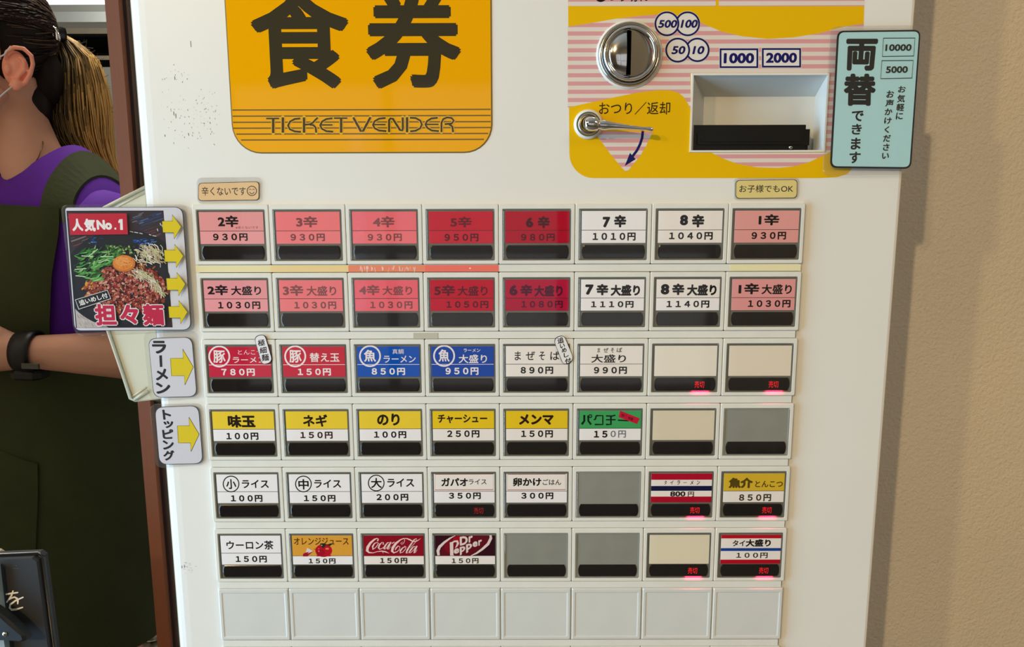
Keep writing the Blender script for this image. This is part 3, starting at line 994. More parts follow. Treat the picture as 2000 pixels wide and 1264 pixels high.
def pakuchi(a):
    G = (2, 30, 20)
    a.crop = (1120, 795, 12.036)
    for pts, w in (([(255, 190), (255, 330), (195, 410)], 50), ([(345, 200), (350, 330), (415, 415)], 45), ([(535, 205), (515, 290), (475, 300)], 34), ([(530, 205), (690, 205), (690, 412), (500, 412)], 36),
                   ([(765, 210), (900, 215), (985, 195)], 32), ([(765, 300), (990, 300)], 30), ([(880, 215), (880, 410), (765, 412)], 40), ([(1045, 310), (1300, 325)], 30)):
        a.stroke(pts, w, G, dots=False)
    a.ring(395, 215, 32, 32, 22, G)
    a.poly([(1100, 85), (1560, 270), (1490, 400), (1060, 240)], (206, 24, 62))
    a.textq('香', (1125, 145), (1215, 180), (1190, 245), (1110, 215), (120, 10, 40), .02)
    a.textq('り', (1235, 185), (1265, 200), (1245, 255), (1220, 245), (150, 10, 40), .0)
    a.textq('増量', (1290, 215), (1415, 265), (1385, 325), (1270, 275), (100, 10, 36), .02)


B_(3, 5, 'E', (66, 172, 102), WH, [('１５', 1478, 876, 1592, 934), ('０円', 1620, 874, 1748, 934, (104, 116, 134), .01)], split=.60, fn=pakuchi)
B_(3, 6, None, (232, 222, 200), (232, 222, 200), [], None)
B_(3, 7, None, None, None, [], None, card=False)


def rice(cx, cy, r, ch, bx):
    return mark(cx, cy, r, ch, K, bx, 'G', 9)


B_(4, 0, 'G', WH, WH, [('ライス', 322, 166, 554, 238, K, .02), ('１００円', 226, 298, 500, 358)], split=.60, fn=rice(228, 202, 68, '小', (185, 160, 272, 246)))
B_(4, 1, 'G', WH, WH, [('ライス', 950, 164, 1182, 236, K, .02), ('１５０円', 860, 298, 1134, 356)], split=.60, fn=rice(856, 202, 68, '中', (812, 160, 902, 250)))
B_(4, 2, 'G', WH, WH, [('ライス', 1584, 154, 1816, 228, K, .02), ('２００円', 1490, 288, 1766, 348)], split=.60, fn=rice(1488, 194, 68, '大', (1442, 150, 1536, 238)))


def redframe(x0, y0, x1, y1, x2):
    def f(a):
        a.crop = CR['H']
        a.stroke([(x0, y0), (x1, y0 - 2), (x1, y1), (x0, y1 + 2), (x0, y0)], 5, (150, 62, 52), dots=False)
    return f


B_(4, 3, 'H', WB, WH, [('ガパオ', 142, 150, 372, 222, K, .03), ('ライス', 380, 160, 534, 206, K, .01), ('３５０円', 208, 276, 484, 334)], (120, 66, 60), split=.60, fn=redframe(88, 118, 592, 252, 0), sold=2)
B_(4, 4, 'H', WB, WH, [('卵かけ', 764, 148, 1010, 222, K, .03), ('ごはん', 1022, 160, 1182, 210, K, .01), ('３００円', 836, 276, 1114, 334)], (120, 66, 60), split=.60, fn=redframe(716, 118, 1220, 252, 0))
B_(4, 5, None, None, None, [], None, card=False)


def thai(a):
    a.band(0, .215, (188, 8, 46)); a.band(.215, .43, WB); a.band(.43, .60, (18, 22, 70)); a.band(.60, .80, WB); a.band(.80, 1, (184, 6, 44))
    a.crop = CR['I']
    for ch, x0, x1 in (('タ', 254, 274), ('イ', 304, 332), ('ラ', 364, 390), ('ー', 420, 450), ('メ', 480, 505), ('ン', 536, 562)):
        y0, y1 = (172, 208) if ch != 'ー' else (188, 192)
        a.text(ch, x0, y0, x1, y1, K, .02, .1)
    a.text('800', 306, 266, 438, 310, K, .03)
    a.text('円', 460, 268, 512, 312, K, .02)


B_(4, 6, None, None, None, [], None, fn=thai, sold=1)
B_(4, 7, 'I', (226, 190, 52), WB, [('魚介', 815, 148, 1024, 238, (92, 74, 22), .05), ('とんこつ', 1044, 174, 1284, 230, (86, 70, 26), .02), ('８５０円', 904, 290, 1182, 352, (68, 56, 52))], split=.61, sold=1)
B_(5, 0, 'G', WH, WH, [('ウーロン茶', 188, 694, 596, 772, K, .02), ('１５０円', 268, 826, 538, 884)], split=.60)


def juice(a):
    a.band(0, .695, (232, 168, 62)); a.band(.695, .71, (60, 36, 20)); a.band(.71, 1, WH)
    a.crop = (555, 1030, 14.043)
    a.ell(1085, 640, 232, 178, (196, 14, 40), 30)
    a.poly([(885, 760), (1290, 760), (1270, 800), (900, 800)], (196, 14, 40))
    a.ell(1000, 700, 120, 90, (170, 4, 40)); a.ell(1180, 590, 50, 28, (248, 130, 88)); a.ell(945, 590, 22, 16, (240, 90, 90)); a.ell(950, 658, 24, 24, (244, 104, 96))
    a.poly([(1000, 440), (1080, 440), (1180, 470), (1290, 440), (1370, 455), (1300, 475), (1260, 515), (1150, 480), (1110, 540), (1060, 580), (1010, 520), (985, 470)], (36, 48, 30))
    a.ell(1030, 495, 22, 16, (170, 190, 140))
    a.stroke([(815, 600), (900, 600)], 14, (150, 20, 24), dots=False)
    a.poly([(635, 560), (790, 655), (640, 740), (590, 690)], (236, 222, 232))
    a.poly([(515, 800), (520, 730), (570, 700), (690, 670), (640, 720), (800, 660), (700, 740), (660, 770), (650, 800)], (170, 14, 44))
    a.text('オレンジジュース', 268, 285, 1765, 480, (46, 22, 14), .006)
    a.crop = CR['G']
    a.text('１５０円', 902, 848, 1134, 894, K, .036)


B_(5, 1, None, None, None, [], None, fn=juice)


def cola(a):
    a.band(0, .715, (150, 6, 34)); a.band(.715, 1, WB)
    a.crop = (700, 1030, 14.043)
    S = (250, 216, 214)
    for pts in ([(530, 365, 40), (545, 325, 26), (510, 303, 22), (440, 335, 44), (330, 430, 62), (255, 550, 76), (240, 640, 72), (290, 695, 38), (400, 702, 18), (520, 668, 16), (640, 655, 28), (740, 672, 34), (845, 714, 4)],
                [(655, 660, 24), (685, 715, 5)],
                [(510, 415, 14), (440, 445, 30), (390, 530, 46), (400, 598, 36), (460, 570, 18), (525, 490, 22), (545, 430, 14), (510, 412, 14)],
                [(545, 440, 10), (585, 455, 10)],
                [(680, 462, 34), (690, 420, 16), (645, 415, 18), (580, 480, 40), (552, 560, 46), (580, 602, 30), (650, 580, 14), (710, 530, 10)],
                [(850, 418, 14), (800, 425, 26), (740, 500, 42), (700, 580, 38), (722, 600, 20), (780, 550, 14), (840, 460, 12)],
                [(890, 412, 30), (840, 510, 44), (795, 590, 36), (830, 602, 16), (885, 530, 10)],
                [(925, 440, 24), (985, 408, 16)],
                [(1215, 400, 8), (1160, 440, 12), (1190, 470, 14), (1245, 430, 14), (1275, 350, 16), (1240, 305, 24), (1150, 345, 34), (1030, 440, 60), (945, 560, 72), (925, 650, 66), (970, 698, 38), (1060, 672, 20), (1130, 600, 15), (1140, 535, 18), (1090, 512, 24), (1035, 570, 36), (1010, 620, 22)],
                [(1255, 303, 14), (1330, 307, 26), (1420, 345, 38), (1500, 388, 30), (1600, 380, 22), (1670, 335, 14), (1712, 300, 4)],
                [(1290, 530, 16), (1220, 560, 30), (1150, 640, 46), (1150, 700, 30), (1220, 680, 16), (1290, 600, 20), (1310, 540, 14), (1270, 515, 14)],
                [(1430, 560, 10), (1530, 450, 13), (1600, 355, 17), (1590, 307, 15), (1530, 340, 30), (1425, 490, 40), (1340, 630, 48), (1315, 698, 34), (1355, 700, 16)],
                [(1570, 525, 14), (1510, 535, 26), (1435, 620, 42), (1392, 690, 36), (1430, 700, 18), (1500, 635, 14), (1555, 560, 12)],
                [(1605, 520, 34), (1555, 615, 44), (1530, 695, 34), (1565, 690, 16), (1612, 612, 8)]):
        a.stroke(pts, 10, S)
    a.crop = CR['G']
    a.text('１５０円', 1522, 842, 1756, 892, K, .036)


B_(5, 2, None, None, None, [], None, fn=cola)


def pepper(a):
    a.band(0, .715, (52, 6, 24)); a.band(.715, 1, WB)
    a.crop = (840, 1030, 14.043)
    a.poly([(700, 225), (1600, 225), (1620, 330), (1540, 480), (1350, 630), (1120, 770), (290, 770), (280, 660), (330, 540), (450, 400), (560, 310)], (104, 8, 30))
    a.ell(620, 520, 230, 190, (134, 8, 34), rot=-.4)
    a.ell(760, 330, 130, 90, (170, 4, 34))
    S = (238, 220, 218)
    a.stroke([(690, 228, 12), (550, 300, 42), (390, 415, 62), (260, 540, 78), (215, 650, 84), (235, 770, 70)], 10, S, dots=False)
    a.stroke([(1655, 215, 62), (1668, 300, 76), (1590, 460, 76), (1420, 610, 62), (1270, 715, 46), (1120, 780, 14)], 10, S, dots=False)
    a.poly([(540, 415), (635, 400), (640, 750), (655, 775), (550, 778)], S)
    a.stroke([(590, 430, 40), (670, 385, 44), (745, 385, 60), (765, 440, 62), (735, 510, 44), (690, 565, 8)], 10, S)
    for ch, q in (('D', ((812, 262), (1030, 228), (1035, 455), (820, 510))), ('r', ((1055, 255), (1172, 220), (1160, 395), (1060, 425))),
                  ('e', ((648, 600), (795, 560), (800, 695), (655, 745))), ('p', ((812, 545), (965, 505), (968, 690), (820, 775))), ('p', ((985, 470), (1150, 430), (1150, 620), (990, 715))),
                  ('e', ((1165, 405), (1300, 372), (1305, 515), (1170, 555))), ('r', ((1322, 360), (1422, 330), (1412, 480), (1326, 510)))):
        a.textq(ch, *q, col=S, bold=.045)
    a.crop = CR['H']
    a.text('１５０円', 232, 846, 464, 892, K, .028)


B_(5, 3, None, None, None, [], None, fn=pepper)
B_(5, 4, None, None, None, [], None, card=False)
B_(5, 5, None, None, None, [], None, card=False)
B_(5, 6, None, (236, 228, 204), (236, 228, 204), [], None, sold=1)


def thai2(a):
    a.band(0, .125, (196, 14, 40)); a.band(.125, .46, WB); a.band(.46, .56, (20, 66, 160)); a.band(.56, .86, WB); a.band(.86, 1, (190, 6, 36))
    a.crop = CR['I']
    a.text('タイ', 848, 690, 956, 742, K, .03)
    a.text('大盛り', 962, 682, 1180, 746, K, .045)
    a.text('１００円', 880, 798, 1152, 846, K, .028)


B_(5, 7, None, None, None, [], None, fn=thai2, sold=1)

NAMES = {0: ['pink', 'salmon', 'coral', 'red', 'crimson', 'white', 'white', 'pale pink'], 1: ['pink', 'salmon', 'coral', 'red', 'crimson', 'white', 'white', 'pale pink']}


def buttons():
    for (r, c), d in BT.items():
        x, z = -.18 + c * CW, -r * RH
        B = empty('button', (x, 0, z), parent=mach)
        if not d['card']:
            B['label'] = 'grey button with no card in it'
        elif d['top'] and not d['its'] and not d['fn']:
            B['label'] = 'button with a blank white card' + (' and a lit red sold-out sign' if d['sold'] else '')
        elif d['sold']:
            B['label'] = 'button with a lit red sold-out sign'
        shared('housing', b_housing, 'housing', M['plastic'], B)
        shared('tray' if d['card'] else 'trayg', b_tray, 'tray', M['tray'] if d['card'] else M['trayg'], B)
        shared('window', b_window, 'display_window', M['black'], B)
        shared('cover', b_cover, 'clear_cover', M['cover'], B)
        if d['card']:
            a = Card(r, c)
            if d['top']:
                a.band(0, d['split'], d['top'])
                a.band(d['split'], 1, d['bot'])
                if d['line']:
                    a.band(d['split'] - .008, d['split'] + .008, d['line'])
            if d['fn']:
                d['fn'](a)
            if d['its']:
                a.items(d['crop'], d['its'])
            a.done('price_card', B)
        if d['sold']:
            a = Art(.00006)
            x1 = x + .0413
            V = lambda u, v: Vector((x + u, 0, z + v))
            # the two lit characters behind the smoked window and the light leaking under it
            a.wtext('売切', V(.0286, -.0262), V(.0345, -.0262), V(.0345, -.0304), V(.0286, -.0304), (255, 0, 0), 0)
            o = a.build('sold_out_light', M['led'] if d['sold'] == 1 else M['leddim'], B)
            if d['sold'] == 1:
                l = bpy.data.lights.new('sold_out_glow', 'AREA')
                l.shape = 'RECTANGLE'
                l.size = .010
                l.size_y = .0006
                l.energy = .0016
                l.color = (1, .02, .10)
                lo = bpy.data.objects.new('sold_out_glow', l)
                lo.parent = B
                COL.objects.link(lo)
                lo.location = (.0322, -.0002, -.0321)
                lo.rotation_euler = Vector((0, .35, -1)).to_track_quat('-Z', 'Y').to_euler()
    for r in (6, 7):
        for c in range(8):
            x, z = -.18 + c * CW, -r * RH
            if 'plate' not in SH:
                o = b_plate().build('x', M['plate'])
                fixn(o)
                SH['plate'] = o.data
                bpy.data.objects.remove(o)
            o = bpy.data.objects.new('blank_plate', SH['plate'])
            o.parent = mach
            o.location = Vector((x, 0, z)) - WL[mach.name]
            COL.objects.link(o)
    for r in range(7):
        z1, z0 = -r * RH - CH - .0001, -(r + 1) * RH + .0002
        mb = MB()
        mb.box(-.1792, .1792, FACE - .0002, FACE - .00005, z0, z1, 1)
        mb.box(-.1788, .1783, .0006, FACE, z0 + .00015, z1 - .00015, 0)
        mb.build('divider_bar', [M['plastic'], M['seam']], mach)
    mb = MB()
    mb.box(-.1788, .1788, FACE - .0001, FACE - .00002, -8 * RH, -.001)
    mb.build('seam_backing', M['seam'], mach)


# ---------------------------------------------------------------- things stuck on or beside the machine
def tapes():
    for i, (x0, x1, col, lab) in enumerate(((382, 528.5, (238, 226, 180), 'pale cream tape strip under the 2 rated pink button at the far left'), (528.5, 680, (240, 214, 156), 'light yellow tape strip under the second button of the top row'),
                                            (680, 830, (240, 142, 112), 'scratched orange tape strip under the third button of the top row'), (830, 974, (244, 122, 108), 'coral red tape strip under the fourth button of the top row'),
                                            (1426.5, 1564.5, (240, 232, 188), 'pale yellow tape strip under the rightmost button of the top row'))):
        zt, zb = -CH - .0004, -RH + .0004
        a = Art(.00048)
        l, r = P(x0, 526, 0).x, P(x1, 526, 0).x
        a.box(l, r, .00050, .0006, zb, zt, col=lin(col))
        if i == 2:
            rnd = random.Random(5)
            a.lay()
            for k in range(26):
                x = rnd.uniform(712, 812) if k > 4 else rnd.uniform(684, 720)
                a.stroke([(x, 520 + rnd.uniform(-.5, 3)), (x + rnd.uniform(-2, 2), 526 + rnd.uniform(0, 6))], rnd.uniform(.6, 1.8), (246, 214, 204), dots=False, layer=False)
        if i == 3:
            a.ell(918, 524, 1.6, 1.4, (250, 236, 232))
        t = a.done('tape_strip', None, loc=((l + r) / 2, .0005, zb))
        tag(t, lab, 'tape', 'coloured tape strips between the first two button rows')
    a = Art(.00045)
    a.box(P(807, 656).x, P(855, 656).x, .0004, .0006, P(830, 662).z, P(830, 650.5).z, col=lin((196, 194, 180)))
    rnd = random.Random(8)
    a.lay()
    for k in range(30):
        x, y = rnd.uniform(809, 850), rnd.uniform(652, 660)
        g = rnd.randint(150, 180)
        a.stroke([(x, y), (x + rnd.uniform(1, 4), y + rnd.uniform(-.5, .5))], .7, (g, g, g - 14), dots=False, layer=False)
    o = a.done('tape_residue', None, loc=(P(830, 656).x, .0005, P(830, 662).z))
    tag(o, 'torn grey patch of old tape glue on the bar above the blue buttons', 'tape')


def lamsheet(parent, outline, Yf, Yb, name='lamination', m='lam'):
    mb = MB()
    polyslab([P(x, y, Yf) for x, y in outline], Yf, Yb, 0, mb, .0003)
    return fixn(mb.build(name, M[m], parent))


def stickers():
    # spicy note over the first button
    def small(name, lab, lam, card, r, rl, col, edge, fn, Y=FACE - .0006, cat='sticker'):
        c = P(sum(p[0] for p in card) / 4, max(p[1] for p in card), FACE)
        e = empty(name, (c.x, FACE - .0002, c.z), lab, cat)
        a = Art(Y)
        pts = rquad(*card, r)
        polyslab([P(x, y, Y) for x, y in pts], Y, Y + .00025, 0, a, .0001)
        a.c = [lin(edge)] * len(a.f)
        cx, cy = sum(p[0] for p in card) / 4, sum(p[1] for p in card) / 4
        a.poly([(cx + (x - cx) * (1 - 1.0 / max(6, abs(x - cx))), cy + (y - cy) * (1 - 1.0 / max(6, abs(y - cy)))) for x, y in pts], col)
        fn(a)
        a.done('printed_card', e)
        if lam:
            lamsheet(e, rquad(*lam, rl), Y - .0003, Y + .0004, m='lamf')
        return e

    def f1(a):
        a.crop = CR['A']
        a.text('辛くないです', 134, 98, 474, 166, (40, 28, 22), .008)
        a.ring(521, 130, 36, 36, 6, (50, 34, 26))
        a.stroke([(500, 122), (508, 114), (516, 122)], 4, (50, 34, 26)); a.stroke([(526, 122), (534, 114), (542, 122)], 4, (50, 34, 26))
        a.stroke([(504, 140), (512, 150), (521, 153), (530, 150), (538, 140)], 5, (50, 34, 26))
    small('spice_note', 'peach laminated note with a smiley face above the first button', ((383, 347), (511, 346), (512, 397), (384, 398)), ((387.5, 357.5), (506, 354.5), (506, 391), (387, 392.5)), 7, 12, (246, 208, 158), (60, 44, 30), f1)

    def f2(a):
        a.crop = CR['C']
        a.text('お子様でもOK', 806, 84, 1222, 142, (30, 24, 22), .01)
    small('child_note', 'pale yellow laminated note above the rightmost button', ((1433, 348), (1562, 347), (1561, 390), (1432, 391)), ((1437, 352), (1557.5, 350.5), (1556.5, 387), (1436.5, 388)), 8, 10, (244, 226, 150), (60, 50, 30), f2)

    def f3(a):
        for s, cx, cy, h in (('極', 510, 669.5, 9), ('細', 513.5, 684, 9), ('麺', 517.5, 698.5, 9.5)):
            q = [(-h * .75, -h * .6), (h * .75, -h * .8), (h * .85, h * .6), (-h * .65, h * .8)]
            a.textq(s, *[(cx + u, cy + v) for u, v in q], col=(28, 26, 32), bold=.02)
    small('thin_noodle_sticker', 'small white capsule sticker tilted over the top right of the first red pork button', None, ((495.5, 657), (517.5, 652), (533, 708), (511, 714)), 11, 0, (236, 234, 240), (30, 30, 36), f3, Y=-.0006)

    def f4(a):
        for s, cx, cy, h in (('追', 1094.5, 665, 8.5), ('い', 1098, 675.5, 6.5), ('め', 1101.5, 684, 6.5), ('し', 1105.5, 693.5, 6.5), ('付', 1109, 705, 8)):
            q = [(-h * .75, -h * .5), (h * .7, -h * .85), (h * .85, h * .5), (-h * .6, h * .85)]
            a.textq(s, *[(cx + u, cy + v) for u, v in q], col=(24, 22, 26), bold=.03)
    small('rice_sticker', 'small white capsule sticker tilted over the plain 890 button', None, ((1080, 661), (1102, 653), (1122, 705), (1100, 715)), 12, 0, (238, 236, 238), (20, 20, 24), f4, Y=-.0006)

    # arrow cards at the left edge
    def arrow(a, x0, x1, y0, y1, head, sh, dx=0.0):
        """block arrow; dx slants it the way the card is turned"""
        ym = (y0 + y1) / 2
        H = (y1 - y0) / 2
        s = lambda x, y: (x + (y - ym) * dx, y)
        pts = [s(x0, ym - H * sh), s(head, ym - H * sh), s(head, y0), s(x1, ym), s(head, y1), s(head, ym + H * sh), s(x0, ym + H * sh)]
        a.poly(pts, (238, 214, 20))
        a.stroke(pts + [pts[0]], .9, (60, 54, 20), dots=False)

    def f5(a):
        a.crop = (280, 640, 4.514)
        for s, b in (('ラ', (80, 116, 206, 230)), ('ー', None), ('メ', (108, 362, 218, 466)), ('ン', (112, 484, 242, 584))):
            if b:
                a.text(s, *b, col=(28, 26, 34), bold=.045, shear=-.04)
        a.poly([(140, 246), (164, 244), (168, 346), (146, 348)], (28, 26, 34))
        a.crop = None
        arrow(a, 334, 377.5, 682, 752, 359, .49, .06)
    small('ramen_arrow_card', 'white laminated card with a yellow arrow, upper of the two narrow ones', ((279, 648), (386, 646), (397, 778), (293, 785)), ((289, 661), (375, 658), (385, 775), (300, 777)), 16, 16, (226, 226, 238), (60, 60, 70), f5, Y=.0012, cat='sign')

    def f6(a):
        a.crop = (280, 640, 4.514)
        for s, b in (('ト', (172, 724, 246, 812)), ('ッ', (180, 824, 268, 886)), ('ピ', (170, 896, 268, 982)), ('ン', (172, 994, 272, 1076)), ('グ', (178, 1082, 278, 1172))):
            a.text(s, *b, col=(28, 26, 34), bold=.045, shear=-.04)
        a.crop = None
        arrow(a, 347.5, 389, 815, 882, 371, .5, .06)
    small('topping_arrow_card', 'white laminated card with a yellow arrow, lower of the two narrow ones', ((291, 790), (396, 788), (405, 908), (304, 915)), ((302, 795.5), (388, 792), (396.5, 906), (311, 908)), 16, 16, (226, 226, 238), (60, 60, 70), f6, Y=.0012, cat='sign')

    # money changing notice on the right
    Y = -.0004
    c = P(1705, 330, FACE)
    e = empty('exchange_sign', (c.x, FACE - .0004, c.z), 'light blue laminated notice with black border overhanging the right edge of the machine', 'sign')
    a = Art(Y)
    out = rquad((1635.5, 60), (1798.5, 58), (1779.5, 330), (1621, 328), 14)
    polyslab([P(x, y, Y) for x, y in out], Y, Y + .0003, 0, a, .0001)
    a.c = [lin((24, 24, 28))] * len(a.f)
    a.poly(rquad((1639, 63.2), (1795.2, 61.5), (1776.3, 326.5), (1624.8, 324.6), 11), (190, 238, 248))
    DK = (28, 26, 28)
    cr = (1600, 30, 3.95)
    a.crop = cr
    a.textq('両', (210, 180), (456, 180), (432, 428), (200, 426), DK, .045)
    a.textq('替', (192, 450), (440, 450), (434, 700), (186, 698), DK, .045)
    for s, q in (('で', (250, 736, 342, 818)), ('き', (250, 838, 328, 920)), ('ま', (244, 944, 320, 1036)), ('す', (232, 1052, 318, 1142))):
        a.text(s, *q, col=DK, bold=.03)
    for s, q in (('お', (608, 545, 666, 596)), ('気', (600, 612, 660, 672)), ('軽', (594, 680, 654, 740)), ('に', (590, 750, 644, 804))):
        a.text(s, *q, col=DK, bold=.026, shear=.05)
    for s, q in (('お', (518, 580, 574, 636)), ('声', (510, 650, 572, 704)), ('か', (504, 718, 562, 770)), ('け', (500, 788, 556, 838)), ('く', (502, 856, 538, 908)), ('だ', (492, 922, 548, 976)), ('さ', (490, 990, 538, 1044)), ('い', (482, 1062, 536, 1108))):
        a.text(s, *q, col=DK, bold=.026, shear=.05)
    for pts, s, b in ((((494, 176), (738, 175), (728, 314), (486, 318)), '10000', ((512, 224), (714, 222), (708, 274), (508, 276))), (((482, 350), (724, 348), (714, 484), (473, 489)), '5000', ((516, 394), (684, 392), (680, 444), (512, 446)))):
        a.stroke(list(pts) + [pts[0]], 6, (30, 34, 40), dots=False)
        a.textq(s, *b, col=(30, 34, 40), bold=.03)
    a.done('printed_card', e)
    lamsheet(e, rquad((1622, 51), (1812, 49), (1796, 341), (1607, 343), 16), Y - .0003, Y + .0006)


def poster():
    Y = -.0002
    pc = lambda u, v: (110 + u / 4.514, 380 + v / 4.514)
    c = P(250, 650, Y)
    e = empty('menu_poster', (c.x, FACE - .0006, c.z), 'laminated poster with a photo of spicy noodles and four yellow arrows', 'poster')
    a = Art(Y)
    a.crop = (110, 380, 4.514)
    out = rquad((72, 112), (1112, 108), (1190, 1196), (158, 1204), (30, 75, 75, 60))
    qs = [a.q(p) for p in out]
    polyslab(qs, Y, Y + .0003, 0, a, .0001)
    a.c = [lin((70, 70, 78))] * len(a.f)
    a.poly(rquad((78, 117), (1108, 113), (1185, 1191), (164, 1198), (28, 73, 73, 58)), (228, 228, 240))
    # printed photograph: bilinear frame so that everything stays inside its slanted outline
    TL, TR, BR, BL = (88, 143), (945, 141), (1026, 1172), (172, 1178)
    photo = [TL, TR, BR, (455, 1175), (290, 1090), (170, 1000)]
    a.poly([TL, TR, BR, BL], (52, 40, 52))
    rnd = random.Random(11)

    def inside(x, y):
        lx = 88 + (y - 143) * (172 - 88) / 1035 + 3
        rx = 945 + (y - 143) * (1026 - 945) / 1030 - 3
        return lx < x < rx and 146 < y < 1170
    a.lay()
    for k in range(170):   # grain of the table, top of the photo
        x, y = rnd.uniform(60, 900), rnd.uniform(150, 440)
        if x < 640 and y < 350 and x > 110:
            continue
        l = rnd.uniform(30, 130)
        pts = [(x, y + 20), (x + l, y - l * .35 + 20)]
        if not all(inside(*p) for p in pts):
            continue
        col = rnd.choice([(60, 96, 150), (30, 60, 110), (96, 108, 130), (130, 120, 122), (62, 48, 56), (40, 60, 96)]) if x > 600 and y < 300 else rnd.choice([(120, 60, 48), (92, 50, 50), (142, 78, 60), (104, 72, 74), (90, 84, 96), (134, 118, 112)])
        a.stroke(pts, rnd.uniform(4, 12), col, dots=False, layer=False)
    # bottom left corner of the table
    a.poly([(166, 990), (300, 1085), (460, 1172), (182, 1176)], (196, 186, 184))
    a.lay()
    for k in range(30):
        x, y = rnd.uniform(180, 330), rnd.uniform(1030, 1160)
        if y - 1000 > (x - 175) * .55 + 20:
            a.stroke([(x, y), (x + rnd.uniform(8, 30), y + rnd.uniform(10, 36))], rnd.uniform(2, 5), rnd.choice([(150, 128, 120), (222, 214, 212), (170, 150, 142)]), dots=False, layer=False)
    # bowl, clipped to the frame of the photo
    bowl = []
    for k in range(72):
        t = 2 * math.pi * k / 72
        x, y = 600 + 545 * math.cos(t), 745 + 435 * math.sin(t)
        y = min(max(y, 320), 1168)
        lx = 88 + (y - 143) * (172 - 88) / 1035 + 2
        rx = 945 + (y - 143) * (1026 - 945) / 1030 - 1
        bowl.append((min(max(x, lx), rx), y))
    a.poly(bowl, (20, 24, 36))
    a.ell(590, 790, 420, 350, (28, 30, 42))
    a.lay()
    for x, y, l in ((650, 325, 26), (690, 332, 30), (735, 340, 24), (820, 352, 16), (850, 362, 30)):
        a.stroke([(x, y), (x + l, y + 6)], 6, (236, 232, 230), layer=False)
    for k in range(46):
        cx, cy, s = rnd.choice([(330, 412, 22), (720, 415, 40), (790, 425, 36)])
        x, y = rnd.gauss(cx, s), rnd.gauss(cy, 14)
        a.stroke([(x, y), (x + rnd.uniform(10, 34), y + rnd.uniform(-4, 4))], rnd.uniform(4, 9), rnd.choice([(10, 60, 150), (20, 100, 200), (8, 40, 100), (90, 150, 220)]), layer=False)
    a.lay()
    for k in range(170):   # noodles and broth around the meat
        t = rnd.uniform(0, 6.28)
        q = rnd.uniform(.6, 1)
        x, y = 620 + 375 * q * math.cos(t), 830 + 250 * q * math.sin(t)
        a.ell(x, y, rnd.uniform(14, 30), rnd.uniform(8, 18), rnd.choice([(150, 62, 32), (170, 84, 40), (128, 40, 30), (110, 30, 28), (196, 120, 48)]), 7, rnd.uniform(0, 3), layer=False)
    a.lay()
    for k in range(40):
        x, y = rnd.gauss(300, 26), rnd.gauss(800, 34)
        a.ell(x, y, rnd.uniform(10, 22), rnd.uniform(6, 12), rnd.choice([(226, 160, 40), (236, 186, 70), (204, 112, 30)]), 7, rnd.uniform(0, 3), layer=False)
    for kk in range(5):
        a.lay()
        for k in range(190):   # minced meat
            t = rnd.uniform(0, 6.28)
            q = math.sqrt(rnd.uniform(0, 1))
            x, y = 620 + 345 * q * math.cos(t), 835 + 215 * q * math.sin(t)
            s = rnd.uniform(.7, 1.5)
            a.ell(x, y, 13 * s, 9 * s, rnd.choice([(148, 44, 40), (176, 70, 58), (206, 120, 100), (122, 28, 30), (186, 88, 70), (226, 168, 146), (96, 20, 24), (160, 58, 44)]), 6, rnd.uniform(0, 3), layer=False)
    a.lay()
    for k in range(240):   # glints of oil
        t = rnd.uniform(0, 6.28)
        q = math.sqrt(rnd.uniform(0, 1))
        a.ell(620 + 330 * q * math.cos(t), 820 + 200 * q * math.sin(t), rnd.uniform(2.5, 6), rnd.uniform(2, 4), (238, 200, 186), 5, 0, layer=False)
    for kk in range(3):
        a.lay()
        for k in range(75):   # green leaves
            x, y = rnd.uniform(190, 640), rnd.uniform(480, 760)
            if ((x - 390) / 240) ** 2 + ((y - 600) / 150) ** 2 > 1 or (x > 470 and y > 590) or (y > 640 and x > 400):
                continue
            l = rnd.uniform(40, 120)
            th = rnd.gauss(-.35, .35)
            a.stroke([(x - l / 2 * math.cos(th), y - l / 2 * math.sin(th), 5), (x, y + 6, rnd.uniform(8, 20)), (x + l / 2 * math.cos(th), y + l / 2 * math.sin(th), 4)], 6,
                     rnd.choice([(44, 130, 52), (30, 98, 40), (96, 176, 84), (150, 206, 130), (20, 72, 34), (70, 152, 66)]), dots=False, layer=False)
    a.lay()
    for p in (((290, 545), (372, 482)), ((172, 660), (270, 652)), ((180, 715), (262, 722)), ((232, 540), (330, 545)), ((400, 545), (510, 548)), ((380, 600), (462, 574))):
        a.stroke(p, 7, (216, 236, 200), layer=False)
    a.lay()
    for k in range(60):   # chopped herbs behind the yolk
        x, y = rnd.uniform(440, 700), rnd.uniform(450, 530)
        a.ell(x, y, rnd.uniform(8, 18), rnd.uniform(5, 10), rnd.choice([(40, 100, 40), (90, 140, 60), (24, 66, 30), (170, 190, 120)]), 6, rnd.uniform(0, 3), layer=False)
    for kk in range(3):
        a.lay()
        for k in range(70):   # bean sprouts
            if rnd.random() < .55:
                x, y = rnd.gauss(825, 62), rnd.gauss(530, 42)
            else:
                t = rnd.random()
                x, y = 700 + 240 * t + rnd.gauss(0, 18), 690 + 190 * t * t + rnd.gauss(0, 22)
            th = rnd.uniform(.2, 1.5)
            l = rnd.uniform(30, 90)
            p0, p1 = (x - l / 2 * math.cos(th), y - l / 2 * math.sin(th)), (x + l / 2 * math.cos(th), y + l / 2 * math.sin(th))
            if inside(*p0) and inside(*p1):
                a.stroke([p0, (x + 8, y - 6), p1], rnd.uniform(4, 9), rnd.choice([(236, 226, 208), (214, 196, 170), (244, 240, 228), (196, 176, 140), (206, 214, 158)]), dots=False, layer=False)
    a.ell(606, 606, 100, 74, (214, 120, 44)); a.ell(600, 600, 90, 64, (232, 142, 60)); a.ell(590, 590, 60, 40, (240, 160, 84))
    a.lay()
